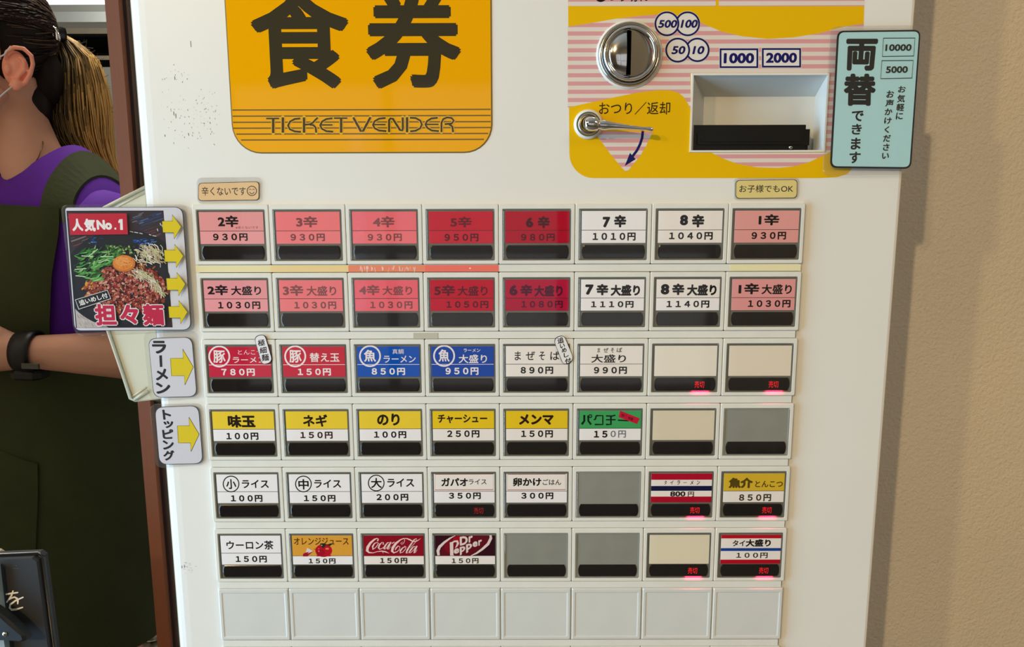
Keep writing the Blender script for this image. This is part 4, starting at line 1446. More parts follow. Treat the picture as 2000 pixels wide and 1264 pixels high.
    for k in range(40):
        t, q = rnd.uniform(0, 6.28), rnd.random()
        a.ell(603 + 84 * q * math.cos(t), 600 + 58 * q * math.sin(t), 6, 4, rnd.choice([(244, 186, 110), (206, 96, 36), (228, 130, 60)]), 6, layer=False)
    # print over the photo
    a.poly([(118, 168), (630, 166), (641, 350), (134, 356)], (204, 26, 58))
    for s, b in (('人', (150, 212, 246, 322)), ('気', (256, 212, 356, 326))):
        a.text(s, *b, col=(250, 246, 246), bold=.055)
    a.text('No', 366, 224, 500, 310, (250, 246, 246), .06)
    a.poly([(523, 292), (538, 291), (539, 308), (524, 309)], (250, 246, 246))
    a.poly([(566, 218), (594, 216), (598, 311), (574, 312), (572, 246), (560, 252), (556, 238)], (250, 246, 246))
    a.poly([(176, 924), (462, 838), (494, 918), (208, 1012)], (226, 226, 232))
    a.poly([(182, 928), (459, 844), (487, 914), (212, 1005)], (24, 24, 30))
    a.textq('追いめし付', (204, 932), (452, 862), (470, 906), (222, 980), (244, 244, 246), .03)
    for bold, col in ((.10, (244, 240, 244)), (.045, (206, 30, 78))):
        g = 8 if bold > .05 else 0
        for s, (x0, y0, x1, y1) in (('担', (352, 962, 540, 1152)), ('々', (572, 968, 734, 1140)), ('麺', (772, 962, 958, 1152))):
            a.text(s, x0 - g, y0 - g, x1 + g, y1 + g, col, bold)
    for x, y in ((940, 265), (900, 300), (925, 250)):
        a.stroke([(x, y), (x + 6, y + 22)], 6, (240, 240, 244), dots=False)
    def arr(x0, hx, x1, ym, H, s, sl):
        f = lambda x, y: (x + (y - ym) * sl, y)
        pts = [f(x0, ym - s), f(hx, ym - s), f(hx, ym - H), f(x1, ym), f(hx, ym + H), f(hx, ym + s), f(x0, ym + s)]
        a.poly(pts, (238, 214, 20))
        a.stroke(pts + [pts[0]], 3.5, (70, 62, 20), dots=False)
    arr(946, 1040, 1110, 284, 108, 50, .08); arr(964, 1060, 1129, 540, 104, 52, .08); arr(983, 1080, 1147, 788, 104, 52, .08); arr(1002, 1097, 1166, 1034, 104, 50, .08)
    a.done('printed_sheet', e)
    lamsheet(e, rquad((118, 400), (363, 399), (375, 648), (144, 658), (14, 14, 16, 24)), Y - .0018, Y + .0006)


def side_box():
    Yf = .075
    pts = [(284, 300), (290, 355), (292, 770), (263, 786), (251, 781), (209, 652), (168, 520), (160, 440), (172, 419), (205, 401), (275, 367)]
    c = P(240, 785, Yf)
    e = empty('side_holder', (c.x, Yf, c.z), 'cream plastic angular holder on the left side of the machine behind the noodle poster', 'holder')
    mb = MB()
    out = [P(x, y, Yf) for x, y in pts]
    # keep the right part behind the door edge
    for i, p in enumerate(out):
        if pts[i][0] >= 284:
            out[i] = Vector((-.2090, Yf, p.z))
    polyslab(out, Yf, Yf + .03, 0, mb, .0010)
    fixn(mb.build('shell', M['cream'], e))
    rim = [P(x, y, Yf - .001) for x, y in ((290, 362), (205, 405), (174, 424), (164, 442), (171, 518), (212, 650), (255, 777), (263, 781), (288, 764))]
    mb = MB(); mb.tube(rim, .0011, 8); mb.build('rim', M['cream'], e, smooth=True)
    mb = MB(); mb.tube([P(288, 374, Yf - .0002), P(207, 415, Yf - .0002)], .0007, 6); mb.tube([P(256, 776, Yf - .0002), P(286, 757, Yf - .0002)], .0007, 6); mb.build('ledge', M['cream'], e, smooth=True)
# ---------------------------------------------------------------- kitchen seen left of the machine
def kitchen():
    # range hood: stainless box with a slanted front
    e = empty('range_hood', (-1.45, 2.1, .38), 'stainless steel kitchen hood high behind the woman with the ponytail', 'range hood')
    zt, zm = P(150, 9, 1.9).z, P(150, 58, 1.9).z
    mb = MB()
    mb.loft([[(-2.3, y, z), (-.75, y, z)] for y, z in ((2.75, zt + .004), (1.95, zt + .004), (1.90, zt), (1.90, zm + .05), (1.893, zm + .02), (1.90, zm), (2.0, zm), (2.0, zm + .03), (2.75, zm + .03))], closed=False)
    for x in (-2.3, -.75):
        mb.add([(x, 2.75, zt + .004), (x, 1.95, zt + .004), (x, 1.9, zt), (x, 1.9, zm), (x, 2.0, zm), (x, 2.75, zm + .03)], [(0, 1, 2, 3, 4, 5)])
    mb.build('canopy', M['steel'], e)
    mb = MB(); mb.box(-2.3, -.75, 1.897, 1.905, zm - .012, zm + .003); mb.build('drip_edge', M['satin'], e)
    e = empty('ceiling_lamp', (-1.5, 2.3, CEIL - .42), 'long bright fluorescent fixture glowing above the steel hood', 'lamp')
    zb = P(150, 7, 2.3).z
    mb = MB(); mb.box(-2.2, -.8, 2.27, 2.40, zb + .11, zb + .14); mb.box(-2.2, -2.17, 2.3, 2.36, zb + .14, CEIL); mb.box(-.83, -.8, 2.3, 2.36, zb + .14, CEIL); mb.build('housing', M['plastic'], e)
    lm = bpy.data.materials.new('lit_diffuser'); lm.use_nodes = True
    lb_ = lm.node_tree.nodes['Principled BSDF']; lb_.inputs['Emission Color'].default_value = (1, .97, .84, 1); lb_.inputs['Emission Strength'].default_value = 1.7
    mb = MB(); mb.box(-2.19, -.81, 2.28, 2.39, zb - .02, zb + .11); mb.build('diffuser', lm, e)
    # dark opening with a shelf rail, and steel cabinet doors below
    e = empty('steel_cabinet', (-1.45, 2.1, FLOOR), 'tall stainless steel kitchen cabinet with a dark open gap on top', 'cabinet')
    z3 = P(220, 138, 1.95).z
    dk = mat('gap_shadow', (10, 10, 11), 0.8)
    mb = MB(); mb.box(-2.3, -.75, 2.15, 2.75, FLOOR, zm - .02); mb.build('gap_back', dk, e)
    mb = MB(); mb.box(-2.3, -.75, 1.96, 2.14, z3, z3 + .012); mb.box(-2.3, -.75, 1.96, 2.14, FLOOR, z3); mb.build('body', M['steel'], e)
    mb = MB(); z4 = P(220, 113, 1.95).z; mb.box(-2.3, -.75, 1.948, 1.958, z4 - .006, z4 + .006); mb.build('rail', M['satin'], e)
    # lower cabinet doors, gently dented steel
    for x0 in (-2.28, -1.52):
        mb = MB()
        n, m = 12, 18
        z0, z1 = FLOOR + .1, z3 - .02
        rnd = random.Random(int(-x0 * 10))
        ph = [rnd.uniform(0, 6) for _ in range(4)]
        g = [[(x0 + .74 * i / n, 1.945 + .006 * math.sin(6 * i / n + ph[0] + 3 * j / m) * math.sin(14 * j / m + ph[1]), z0 + (z1 - z0) * j / m) for i in range(n + 1)] for j in range(m + 1)]
        mb.loft(g, closed=False)
        mb.build('cabinet_door', M['steel'], e, smooth=True)
    # things low on the floor by the wall post
    c = P(296, 1248, 1.05)
    e = empty('plastic_crate', (c.x - .02, 1.55, FLOOR), 'pale green plastic crate on the kitchen floor beside the brown post', 'crate')
    gm = mat('pale_green_plastic', (196, 200, 140), 0.45)
    mb = MB()
    x0, x1, y0, y1, z1 = c.x - .30, c.x + .22, 1.45, 1.80, FLOOR + .22
    mb.loft([rr3(x0 + i, x1 - i, y0 + i, y1 - i, .03, z) for i, z in ((.03, FLOOR), (.01, z1 - .03), (-.005, z1 - .028), (-.005, z1), (.012, z1), (.035, FLOOR + .01))], cap0=True, cap1=True)
    mb.build('tub', gm, e)
    c = P(282, 1262, 1.12)
    e = empty('stock_pot', (c.x, 1.16, FLOOR), 'grey metal pot with lid low behind the apron hem', 'pot')
    R = .14
    zz = c.z - .01
    mb = MB(); mb.loft([[(c.x + r * math.cos(2 * math.pi * k / 32), 1.16 + r * math.sin(2 * math.pi * k / 32), z) for k in range(32)] for r, z in ((R, FLOOR), (R, zz - .03), (R + .006, zz - .026))], cap0=True)
    mb.build('pot_body', M['steel'], e, smooth=True)
    mb = MB(); mb.loft([[(c.x + r * math.cos(2 * math.pi * k / 32), 1.16 + r * math.sin(2 * math.pi * k / 32), z) for k in range(32)] for r, z in ((R + .008, zz - .03), (R + .008, zz - .022), (R - .01, zz - .012), (R * .5, zz), (.02, zz + .004))], cap1=True)
    mb.ball((c.x, 1.16, zz + .015), (.025, .025, .016))
    mb.build('pot_lid', M['satin'], e, smooth=True)


def rr3(x0, x1, y0, y1, r, z, n=4):
    return [(p[0], p[2], z) for p in rr(x0, x1, y0, y1, r, 0, n)]


def chalkboard():
    Y = .03
    c = P(20, 1264, Y)
    e = empty('chalkboard_sign', (c.x - .12, Y + .02, FLOOR), 'black board sign with white handwriting at the lower left corner', 'sign')
    q = lambda x, y, YY=Y: P(x, y, YY)
    tl, tr, br = q(-150, 1106), q(72, 1090), q(86, 1290)
    x1 = br.x
    slate = mat('chalkboard_slate', (40, 39, 42), 0.8, noise=0.06, scale=20)
    tilt = tr.z - tl.z
    L = .42
    pts = [Vector((tr.x - L, Y, tr.z - .018)), Vector((tr.x - .003, Y, tr.z + .0005)), Vector((tr.x, Y, tr.z - .002)), Vector((tr.x + .012, Y, tr.z - .50)), Vector((tr.x - L + .012, Y, tr.z - .50))]
    mb = MB(); polyslab(pts, Y, Y + .012, 0, mb, .001); fixn(mb.build('board', slate, e))
    mb = MB()
    rim = [pts[0], pts[1], pts[2], pts[3]]
    mb.tube([p + Vector((.002, .004, .001)) for p in rim], .0014, 6); mb.build('edge_strip', M['dark'], e, smooth=True)
    a = Art(Y - .0002, (0, 1050, 5.908))
    Wt = (255, 255, 255)
    a.stroke([(72, 656, 18), (130, 645, 20), (205, 636, 15)], 14, Wt)
    a.stroke([(150, 618, 15), (132, 672, 20), (80, 745, 18), (130, 700, 18), (168, 688, 20), (196, 704, 23), (206, 735, 23), (204, 766, 15)], 14, Wt)
    a.stroke([(266, 690, 15), (180, 728, 19), (118, 775, 22), (112, 812, 23), (135, 834, 26), (190, 830, 23), (262, 806, 15)], 14, Wt)
    a.stroke([(-60, 676, 15), (-20, 672, 15), (34, 670, 10)], 12, Wt)
    a.stroke([(12, 680, 18), (20, 740, 18), (22, 800, 7)], 12, Wt)
    a.stroke([(150, 356), (215, 358)], 5, (84, 84, 80), dots=False); a.ell(188, 326, 8, 5, (84, 84, 80))
    o = a.done('handwriting', e, kind='stuff')
    # pale wooden peg behind, clear strip and black clip in front
    wd = mat('pale_wood', (186, 166, 132), 0.5, noise=0.08, scale=30)
    a0, a1 = q(-14, 1090, Y + .03), q(11, 1090, Y + .03)
    top = q(0, 1071, Y + .03).z
    mb = MB(); mb.loft([rr3(a0.x + i, a1.x - i, Y + .014 + i, Y + .034 - i, .004, z) for i, z in ((0, FLOOR), (0, top - .004), (.002, top - .001), (.005, top))], cap0=True, cap1=True); mb.build('leg', wd, e)
    mb = MB(); mb.loft([rr3(a0.x - .36 + i, a1.x - .36 - i, Y + .014 + i, Y + .034 - i, .004, z) for i, z in ((0, FLOOR), (0, top - .02), (.005, top - .016))], cap0=True, cap1=True); mb.build('leg', wd, e)
    ga = mat('frosted_strip', (150, 165, 172), 0.2)
    l, r = q(-6, 1180, Y - .004), q(3.5, 1180, Y - .004)
    mb = MB(); mb.box(l.x, r.x, Y - .006, Y - .001, tr.z - .50, q(0, 1100, Y).z); mb.build('clear_strip', ga, e)
    cl = [q(x, y, Y - .010) for x, y in ((-40, 1165), (0, 1190), (30, 1214), (54, 1238), (56, 1246), (50, 1249), (-10, 1247), (-60, 1246))]
    mb = MB(); polyslab(cl, Y - .014, Y - .0065, 0, mb, .002); k = fixn(mb.build('clip', mat('black_leather', (14, 14, 18), 0.55, bump=.2, bscale=60), e))
    cc = q(9.5, 1239, Y - .014)
    mb = MB(); mb.ball(cc, (.0018, .001, .0018)); mb.build('rivet', M['satin'], k, smooth=True)


# ---------------------------------------------------------------- the woman in the kitchen
def V3(*a):
    return Vector(a)


def remeshed(mb, name, voxel, m, parent, smooth_it=6, **kw):
    """fuse overlapping closed pieces into one continuous skin"""
    o = mb.build('tmp', m, None, loc=(0, 0, 0))
    fixn(o)
    md = o.modifiers.new('r', 'REMESH')
    md.mode = 'VOXEL'
    md.voxel_size = voxel
    md.use_smooth_shade = True
    s = o.modifiers.new('s', 'SMOOTH')
    s.iterations = smooth_it
    s.factor = .5
    dg = bpy.context.evaluated_depsgraph_get()
    me = bpy.data.meshes.new_from_object(o.evaluated_get(dg))
    bpy.data.objects.remove(o)
    base = WL[parent.name]
    me.transform(Matrix.Translation(-base))
    for p in me.polygons:
        p.use_smooth = True
    if not me.materials:
        me.materials.append(m)
    ob = bpy.data.objects.new(name, me)
    place(ob, parent, base)
    return tag(ob, **kw)


def hair_mesh(strands, name, parent, m, n=4, kind=None):
    mb = MB()
    for pts, rad, cols in strands:
        pts = [Vector(p) for p in pts]
        ref = V3(.3, .2, 1).normalized()
        loops = []
        for i, p in enumerate(pts):
            t = (pts[min(i + 1, len(pts) - 1)] - pts[max(i - 1, 0)])
            t = t.normalized() if t.length > 1e-9 else V3(0, 0, 1)
            a = ref - t * ref.dot(t)
            a = a.normalized() if a.length > 1e-3 else V3(1, 0, 0)
            b = t.cross(a)
            rr_ = rad[i] if hasattr(rad, '__len__') else rad
            loops.append([p + (a * math.cos(q) + b * math.sin(q)) * rr_ for q in [2 * math.pi * k / n for k in range(n)]])
        b0 = len(mb.v)
        for L in loops:
            mb.v += [tuple(p) for p in L]
        for k in range(len(loops) - 1):
            for i in range(n):
                j = (i + 1) % n
                mb.face([b0 + k * n + i, b0 + k * n + j, b0 + (k + 1) * n + j, b0 + (k + 1) * n + i], 0, cols[k] if isinstance(cols, list) else cols)
    return mb.build(name, m, parent, smooth=True, usecol=True, kind=kind)


def person():
    rnd = random.Random(21)
    f = V3(-.73, -.68, 0).normalized()        # head looks towards the lower left, away from the machine
    lf = V3(.68, -.73, 0).normalized()
    up = V3(0, 0, 1)
    mid = V3(-.785, .745, .200)
    H = lambda a, b, c: mid + f * a + lf * b + up * c
    tf = V3(-.5, -.866, 0)
    tl = V3(.866, -.5, 0)
    N = V3(-.715, .755, .045)
    e = empty('person', (-.74, .78, FLOOR), 'woman with brown ponytail, purple T-shirt, olive apron and black watch, standing left of the machine', 'person')
    skin = mat('skin', (214, 160, 134), 0.5, noise=0.05, scale=14)
    skin.node_tree.nodes['Principled BSDF'].inputs['Subsurface Weight'].default_value = 0.12
    skin.node_tree.nodes['Principled BSDF'].inputs['Subsurface Scale'].default_value = 0.01
    R = Matrix((f, lf, up)).transposed()
    mb = MB()
    # skull, jaw, face
    mb.ball(H(-.012, 0, .055), (.092, .072, .083), R=R)
    mb.ball(H(.030, 0, -.005), (.058, .058, .080), R=R)
    mb.ball(H(.052, 0, -.070), (.028, .030, .026), R=R)
    mb.tube([H(-.005, .050, -.030), H(.020, .044, -.062), H(.055, .014, -.082)], [.020, .020, .018])
    mb.tube([H(-.005, -.050, -.030), H(.020, -.044, -.062), H(.055, -.014, -.082)], [.020, .020, .018])
    mb.tube([H(.082, 0, .028), H(.098, 0, .004), H(.106, 0, -.014)], [.008, .010, .013])
    mb.ball(H(.098, 0, -.018), (.011, .017, .009), R=R)
    mb.ball(H(.083, 0, -.045), (.010, .024, .006), R=R)
    mb.ball(H(.081, 0, -.055), (.009, .020, .006), R=R)
    for s in (-1, 1):
        mb.ball(H(.060, s * .038, -.002), (.026, .022, .024), R=R)
        mb.ball(H(.076, s * .031, .040), (.014, .024, .008), R=R)
    # neck and trunk, kept inside the clothes
    mb.tube([H(-.035, 0, -.01), H(-.028, 0, -.055), N + V3(-.022, 0, .03), N + V3(.0, .0, -.03)], [.046, .043, .045, .055], n=20)
    mb.tube([N + tl * .02 + V3(0, 0, -.01), N + tl * .10 + V3(0, .01, -.035), N + tl * .145 + V3(0, .0, -.072)], [.032, .025, .024], n=14)
    mb.tube([N - tl * .02 + V3(0, 0, -.01), N - tl * .10 + V3(0, .01, -.035), N - tl * .145 + V3(0, .0, -.072)], [.032, .025, .024], n=14)
    C = {z: V3(-.715 - .03 * min(1, max(0, -z) / .5), .765, z) for z in (-.02, -.12, -.25, -.38, -.5)}

    def ell_ring(z, rx, ry, c=None, n=24):
        c = c or V3(-.715 - .03 * min(1, max(0, -z) / .5), .765, z)
        return [c + tl * rx * math.sin(t) + tf * ry * math.cos(t) for t in [2 * math.pi * k / n for k in range(n)]]
    mb.loft([ell_ring(z, rx, ry) for z, rx, ry in ((.02, .07, .05), (-.03, .13, .075), (-.12, .132, .09), (-.28, .115, .085), (-.40, .135, .095), (-.52, .15, .10))], 0, True, True)
    # legs
    for s in (-1, 1):
        h = V3(-.745, .765, -.48) + tl * s * .08
        mb.tube([h, h + V3(0, 0, -.30) + tf * .01, h + V3(0, .01, -.52), h + V3(0, .02, -.72)], [.082, .062, .045, .036], n=14)
        mb.tube([h + V3(0, .03, -.735), h + V3(0, .0, -.74) + tf * .08, h + V3(0, 0, -.745) + tf * .14], [.034, .030, .022])
    # left arm: shoulder, elbow behind the machine edge, wrist with the watch, hand
    SL = N + tl * .152 + V3(0, 0, -.072)
    EL = V3(-.480, .610, -.215)
    WL_ = P(60, 687, .60)
    mb.tube([SL, (SL + EL) / 2, EL], [.026, .036, .034], n=16)
    mb.tube([EL, EL * .7 + WL_ * .3 + V3(0, 0, .0), WL_], [.0355, .0345, .0235], n=16)
    hd = V3(-1, -.12, .02).normalized()
    mb.tube([WL_, WL_ + hd * .03, WL_ + hd * .06, WL_ + hd * .085], [.024, .027, .030, .026], n=14)
    for k, (dz, ln) in enumerate(((.026, .070), (.009, .078), (-.009, .074), (-.025, .058))):
        b = WL_ + hd * .075 + V3(0, 0, dz)
        d1 = (hd + V3(-.0, .35, -.05)).normalized()
        d2 = (hd + V3(.3, .9, -.1)).normalized()
        mb.tube([b, b + d1 * ln * .5, b + d1 * ln * .5 + d2 * ln * .5], [.0095, .0085, .007], n=8)
    b = WL_ + hd * .025 + V3(0, 0, .018)
    mb.tube([b, b + V3(-.03, -.015, .025), b + V3(-.058, -.01, .028)], [.011, .0095, .008], n=8)
    # right arm, mostly outside the picture
    SR = N - tl * .155 + V3(0, 0, -.045)
    ER = V3(-1.00, .72, -.23)
    WR = V3(-.80, .60, -.235)
    mb.tube([SR, (SR + ER) / 2, ER], [.045, .040, .034], n=14)
    mb.tube([ER, ER * .6 + WR * .4, WR], [.034, .032, .023], n=14)
    body = remeshed(mb, 'body', .0042, skin, e)
    # ear as its own crisp piece, grown into the head
    ear = MB()
    Ec = P(36, 133, .705)
    eo = V3(.55, -.83, 0).normalized()
    ef = V3(-.83, -.55, 0)
    E_ = lambda a, b, c=0.0: Ec + (ef * (-a) + up * b + eo * c) * .86
    outer = [(-.016, -.028, .002), (-.004, -.033, .003), (.008, -.024, .006), (.016, -.010, .010), (.021, .006, .013), (.020, .020, .013), (.010, .031, .010), (-.004, .032, .007), (-.015, .024, .004), (-.018, .012, .001)]
    ear.tube([E_(*p) for p in outer], [.003, .0048, .0040, .0034, .0032, .0032, .0034, .0036, .003, .002], n=8)
    ear.tube([E_(-.002, -.016, .004), E_(.008, -.004, .008), E_(.009, .010, .009), (E_(.002, .018, .007))], [.003, .0036, .0034, .0024], n=8)
    ear.ball(E_(-.006, -.028, .004), (.0085, .006, .0095))
    ear.ball(E_(-.016, -.003, .001), (.005, .004, .008))
    ear.loft([[E_(-.002 + .017 * k * math.cos(t) * .95, .0 + .027 * k * math.sin(t), -.004 + .006 * k) for t in [2 * math.pi * i / 20 for i in range(20)]] for k in (1.0, .75, .4, .05)], 0, False, True)
    ear.ball(E_(-.004, .0, -.012), (.018, .014, .026))
    earskin = mat('lit_ear_skin', (250, 165, 138), 0.5)  # skin colour made brighter and redder to stand for light through the ear
    remeshed(ear, 'ear', .0016, earskin, e, 3)

    # hair: dark cap with combed strands running to the tie, then the ponytail
    hm = attr_mat('hair', .55, .2)
    cap = MB()
    T = P(110, 68, .822)                           # where the tie sits
    hx = .094, .080, .094
    ctr = H(-.006, 0, .058)
    hc = lin((28, 20, 18))

    def onhead(u, v):
        d = V3(math.cos(v) * math.cos(u), math.cos(v) * math.sin(u), math.sin(v))
        return ctr + R @ V3(d.x * hx[0], d.y * hx[1], d.z * hx[2])
    loops = []
    for j in range(15):
        L = []
        for i in range(40):
            u = 2 * math.pi * i / 40
            low = -.15 - .95 * (0.5 - 0.5 * math.cos(u)) if abs(math.sin(u)) < 2 else 0
            low = .42 if math.cos(u) > .75 else (-.02 if math.cos(u) > -.05 else -.95)
            v = math.radians(89) * (1 - j / 14) + low * (j / 14)
            L.append(onhead(u, v))
        loops.append(L)
    cap.loft(loops, 0, True, True, col=hc)
    cap.ball(H(-.075, 0, -.005), (.028, .050, .050), R=R, col=hc)
    cap.ball(H(-.060, .0, -.045), (.024, .040, .045), R=R, col=hc)
    hair = cap.build('hair', hm, e, smooth=True, usecol=True)
    st = []
    for k in range(760):
        u = rnd.uniform(-2.6, 2.6)
        v0 = rnd.uniform(-1.15, 1.35)
        if abs(u) < .75:
            v0 = max(v0, .45 + rnd.uniform(0, .3))
        elif abs(u) < 1.65:
            v0 = max(v0, .02 + rnd.uniform(0, .1))
        p0 = onhead(u, v0)
        pts = []
        n = 9
        tdir = (T - ctr)
        d1 = R.transposed() @ tdir
        d1 = V3(d1.x / hx[0], d1.y / hx[1], d1.z / hx[2]).normalized()
        a0 = V3(math.cos(v0) * math.cos(u), math.cos(v0) * math.sin(u), math.sin(v0))
        jit = V3(rnd.gauss(0, .05), rnd.gauss(0, .05), rnd.gauss(0, .06))
        for i in range(n):
            t = i / (n - 1)
            d = (a0 * (1 - t) + (d1 + jit) * t).normalized()
            r = 1.0 + .018 * rnd.random() + .012 * math.sin(t * 3.1)
            pts.append(ctr + R @ V3(d.x * hx[0] * r, d.y * hx[1] * r, d.z * hx[2] * r))
        b = rnd.choice([(30, 22, 20), (44, 32, 26), (70, 52, 42), (24, 18, 18), (100, 80, 62), (52, 38, 32), (36, 28, 26)])
        st.append((pts, [.0008] + [.0012] * (n - 2) + [.0008], lin(b)))
    hair_mesh(st, 'combed_strands', hair, hm, 3, kind='stuff')
    # ponytail
    Yp = .835
    path = [(112, 70, 9), (124, 90, 24), (142, 128, 46), (145, 180, 60), (147, 230, 66), (156, 275, 60), (174, 305, 46), (198, 332, 30), (226, 352, 10)]
    st = []
    cw, W_ = [], []
    for x, y, w in path:
        cw.append((x, y)); W_.append(w)

    def interp(t):
        s = t * (len(path) - 1)
        i = min(int(s), len(path) - 2)
        g = s - i
        return [path[i][k] * (1 - g) + path[i + 1][k] * g for k in range(3)]
    mpx = .00087
    for k in range(1300):
        a = rnd.uniform(-1, 1)
        dep = rnd.uniform(-1, 1) * math.sqrt(max(0, 1 - a * a))
        tend = rnd.uniform(.72, 1.0) if a > 0 else rnd.uniform(.55, .86)
        pts, rad, cols = [], [], []
        n = 13
        wob = rnd.uniform(0, 6)
        for i in range(n):
            t = tend * i / (n - 1)
            x, y, w = interp(t)
            ww = w * (1 + .07 * math.sin(wob + t * 7))
            q = P(x + a * ww, y - a * ww * .35 * (1 - t) + rnd.gauss(0, .8), Yp)
            pts.append(q + V3(0, dep * ww * mpx * .75, 0))
            rad.append(.0013 if i < n - 2 else (.0009 if i < n - 1 else .0002))
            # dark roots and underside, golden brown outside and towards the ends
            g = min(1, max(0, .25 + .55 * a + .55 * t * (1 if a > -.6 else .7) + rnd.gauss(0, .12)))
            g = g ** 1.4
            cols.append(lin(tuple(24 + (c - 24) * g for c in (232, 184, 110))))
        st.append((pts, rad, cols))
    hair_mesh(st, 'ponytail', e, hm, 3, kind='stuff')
    fl = []
    for k in range(26):
        a = rnd.uniform(.5, 1.05)
        t0 = rnd.uniform(.1, .5)
        x, y, w = interp(t0)
        pts = []
        for i in range(6):
            t = i / 5
            pts.append(P(x + a * w + t * rnd.uniform(16, 30), y - 8 + t * rnd.uniform(2, 22) - 12 * t * t, Yp))
        fl.append((pts, .00022, lin((120, 104, 80))))
    hair_mesh(fl, 'flyaway_hair', e, hm, 3, kind='stuff')
    mb = MB()
    mb.tube([T + f * (-.012 + .014 * i) for i in range(3)], [.013, .014, .013], n=14)
    tie = mb.build('hair_tie', M['dark'], e, smooth=True)
    mb = MB()
    cc = P(108, 66, .765)
    rg = [cc + V3(.0062 * math.cos(t) - .004 * math.sin(t), -.004 * math.cos(t), .0105 * math.sin(t)) for t in [2 * math.pi * i / 20 for i in range(21)]]
    mb.tube(rg, .0016, 8); mb.ball(cc + V3(0, .002, 0), (.004, .002, .010)); mb.build('hair_clip', M['chrome'], e, smooth=True)

    # face mask with its two ear loops
    mk = mat('mask_white', (228, 230, 234), 0.7)
    mb = MB()
    ml = []
    for j in range(9):
        c = -.088 + .100 * j / 8
        ml.append([H(.112 * math.cos(s * .95) - .006 + .012 * math.cos(c * 20), .066 * math.sin(s * .95) * 1.08, c) for s in [-1.25 + 2.5 * i / 16 for i in range(17)]])
    mb.loft(ml, closed=False)
    mask = mb.build('face_mask', mk, e, smooth=True)
    mb = MB()
    mb.tube([E_(-.008, .034, .006), P(8, 107, .69), P(-22, 122, .68), H(.07, .066, .0)], .0011, 6)
    mb.tube([E_(-.010, -.030, .006), P(10, 180, .69), P(-10, 198, .68), H(.05, .066, -.07)], .0011, 6)
    mb.build('ear_loop', mk, mask, smooth=True)
    # thin necklace
    mb = MB()
    mb.tube([P(x, y, .69 + .02 * k) for k, (x, y) in enumerate(((60, 330), (76, 306), (84, 280), (80, 262)))], .0008, 6)
    mb.build('necklace', mat('fine_chain', (120, 92, 60), .3, 1.0), e, smooth=True)

    # T-shirt
    pur = mat('purple_cotton', (92, 24, 162), 0.85, noise=0.07, scale=25, bump=.35, bscale=34)

    def ring(z, rx, ry, dz=0.0, off=0.0, n=48, dc=V3(0, 0, 0)):
        c = V3(-.715 - .03 * min(1, max(0, -z) / .5), .765, z) + dc
        L = []
        for k in range(n):
            t = 2 * math.pi * k / n
            s_, c_ = math.sin(t), math.cos(t)
            sq = abs(s_) ** .85 * (1 if s_ > 0 else -1)
            L.append(c + tl * (rx + off) * sq + tf * (ry + off) * c_ + up * (dz * abs(s_) ** 1.6 - 0.0))
        return L
    SR_ = [(.034, .074, .064, .052), (.030, .092, .072, .046), (.016, .126, .082, .026), (-.008, .165, .092, .0), (-.04, .178, .100, -.012), (-.10, .165, .110, 0), (-.18, .150, .112, 0), (-.28, .140, .108, 0), (-.36, .150, .112, 0), (-.44, .162, .118, 0)]
    sh = MB()
    sh.loft([ring(z, rx, ry, dz) for z, rx, ry, dz in SR_])
    # wrinkle the cloth a little
    for i, v in enumerate(sh.v):
        q = Vector(v)
        w = .0022 * math.sin(q.z * 90 + q.x * 40) * math.sin(q.x * 60 - q.y * 30)
        sh.v[i] = tuple(q + tf * w)
    shirt = sh.build('t_shirt', pur, e, smooth=True)
    sv = MB()

    def sleeve(A, B, r):
        # reads the mesh builder bound to sv at the time of the call
        d = (B - A)
        a = d.cross(up).normalized()
        b = a.cross(d).normalized()
        loops = []
        for t, k in ((-.16, .40), (-.08, .80), (.0, 1.0), (.12, 1.10), (.3, 1.06), (.5, 1.05), (.68, 1.08), (.70, 1.0), (.62, .95)):
            c = A + d * t
            loops.append([c + (a * math.cos(q) + b * math.sin(q)) * r * k * (1 + .05 * math.sin(3 * q + t * 9)) for q in [2 * math.pi * i / 20 for i in range(20)]])
        sv.loft(loops, 0, True)
    sleeve(SL + V3(0, 0, .004), EL, .050)
    sv.build('sleeve', pur, shirt, smooth=True)
    sv = MB()
    sleeve(SR + V3(0, 0, .004), ER, .052)
    sv.build('sleeve', pur, shirt, smooth=True)

    # apron: bib with straps, and a skirt that wraps round the hips
    ol = mat('olive_canvas', (52, 60, 26), 0.85, noise=0.09, scale=18, bump=.3, bscale=160)

    def prof(z):
        for i in range(len(AP) - 1):
            z0, z1 = AP[i][0], AP[i + 1][0]
            if z <= z0 and z >= z1:
                g = (z0 - z) / (z0 - z1)
                return [AP[i][k] * (1 - g) + AP[i + 1][k] * g for k in (1, 2)]
        return AP[-1][1:] if z < AP[-1][0] else AP[0][1:]
    AP = [(.03, .120, .084), (-.005, .168, .098), (-.04, .178, .107), (-.10, .167, .117), (-.18, .154, .119), (-.26, .152, .118), (-.34, .166, .124), (-.42, .180, .134), (-.52, .188, .146), (-.64, .196, .154), (-.76, .204, .160)]

    def AS(t, z, off=0.0):
        rx, ry = prof(z)
        s_, c_ = math.sin(t), math.cos(t)
        fold = .006 * math.sin(t * 5 + 1.3) * min(1, max(0, -z - .25) * 2.2) + .0025 * math.sin(z * 30 + t * 6)
        c = V3(-.715 - .03 * min(1, max(0, -z) / .5), .765, z)
        return c + tl * (rx + off + fold) * (abs(s_) ** .9 * (1 if s_ > 0 else -1)) + tf * (ry + off + fold) * c_
    ap = MB()
    ts = [-.86 + 1.72 * i / 20 for i in range(21)]
    zs = [-.004 - (.30) * j / 16 for j in range(17)]
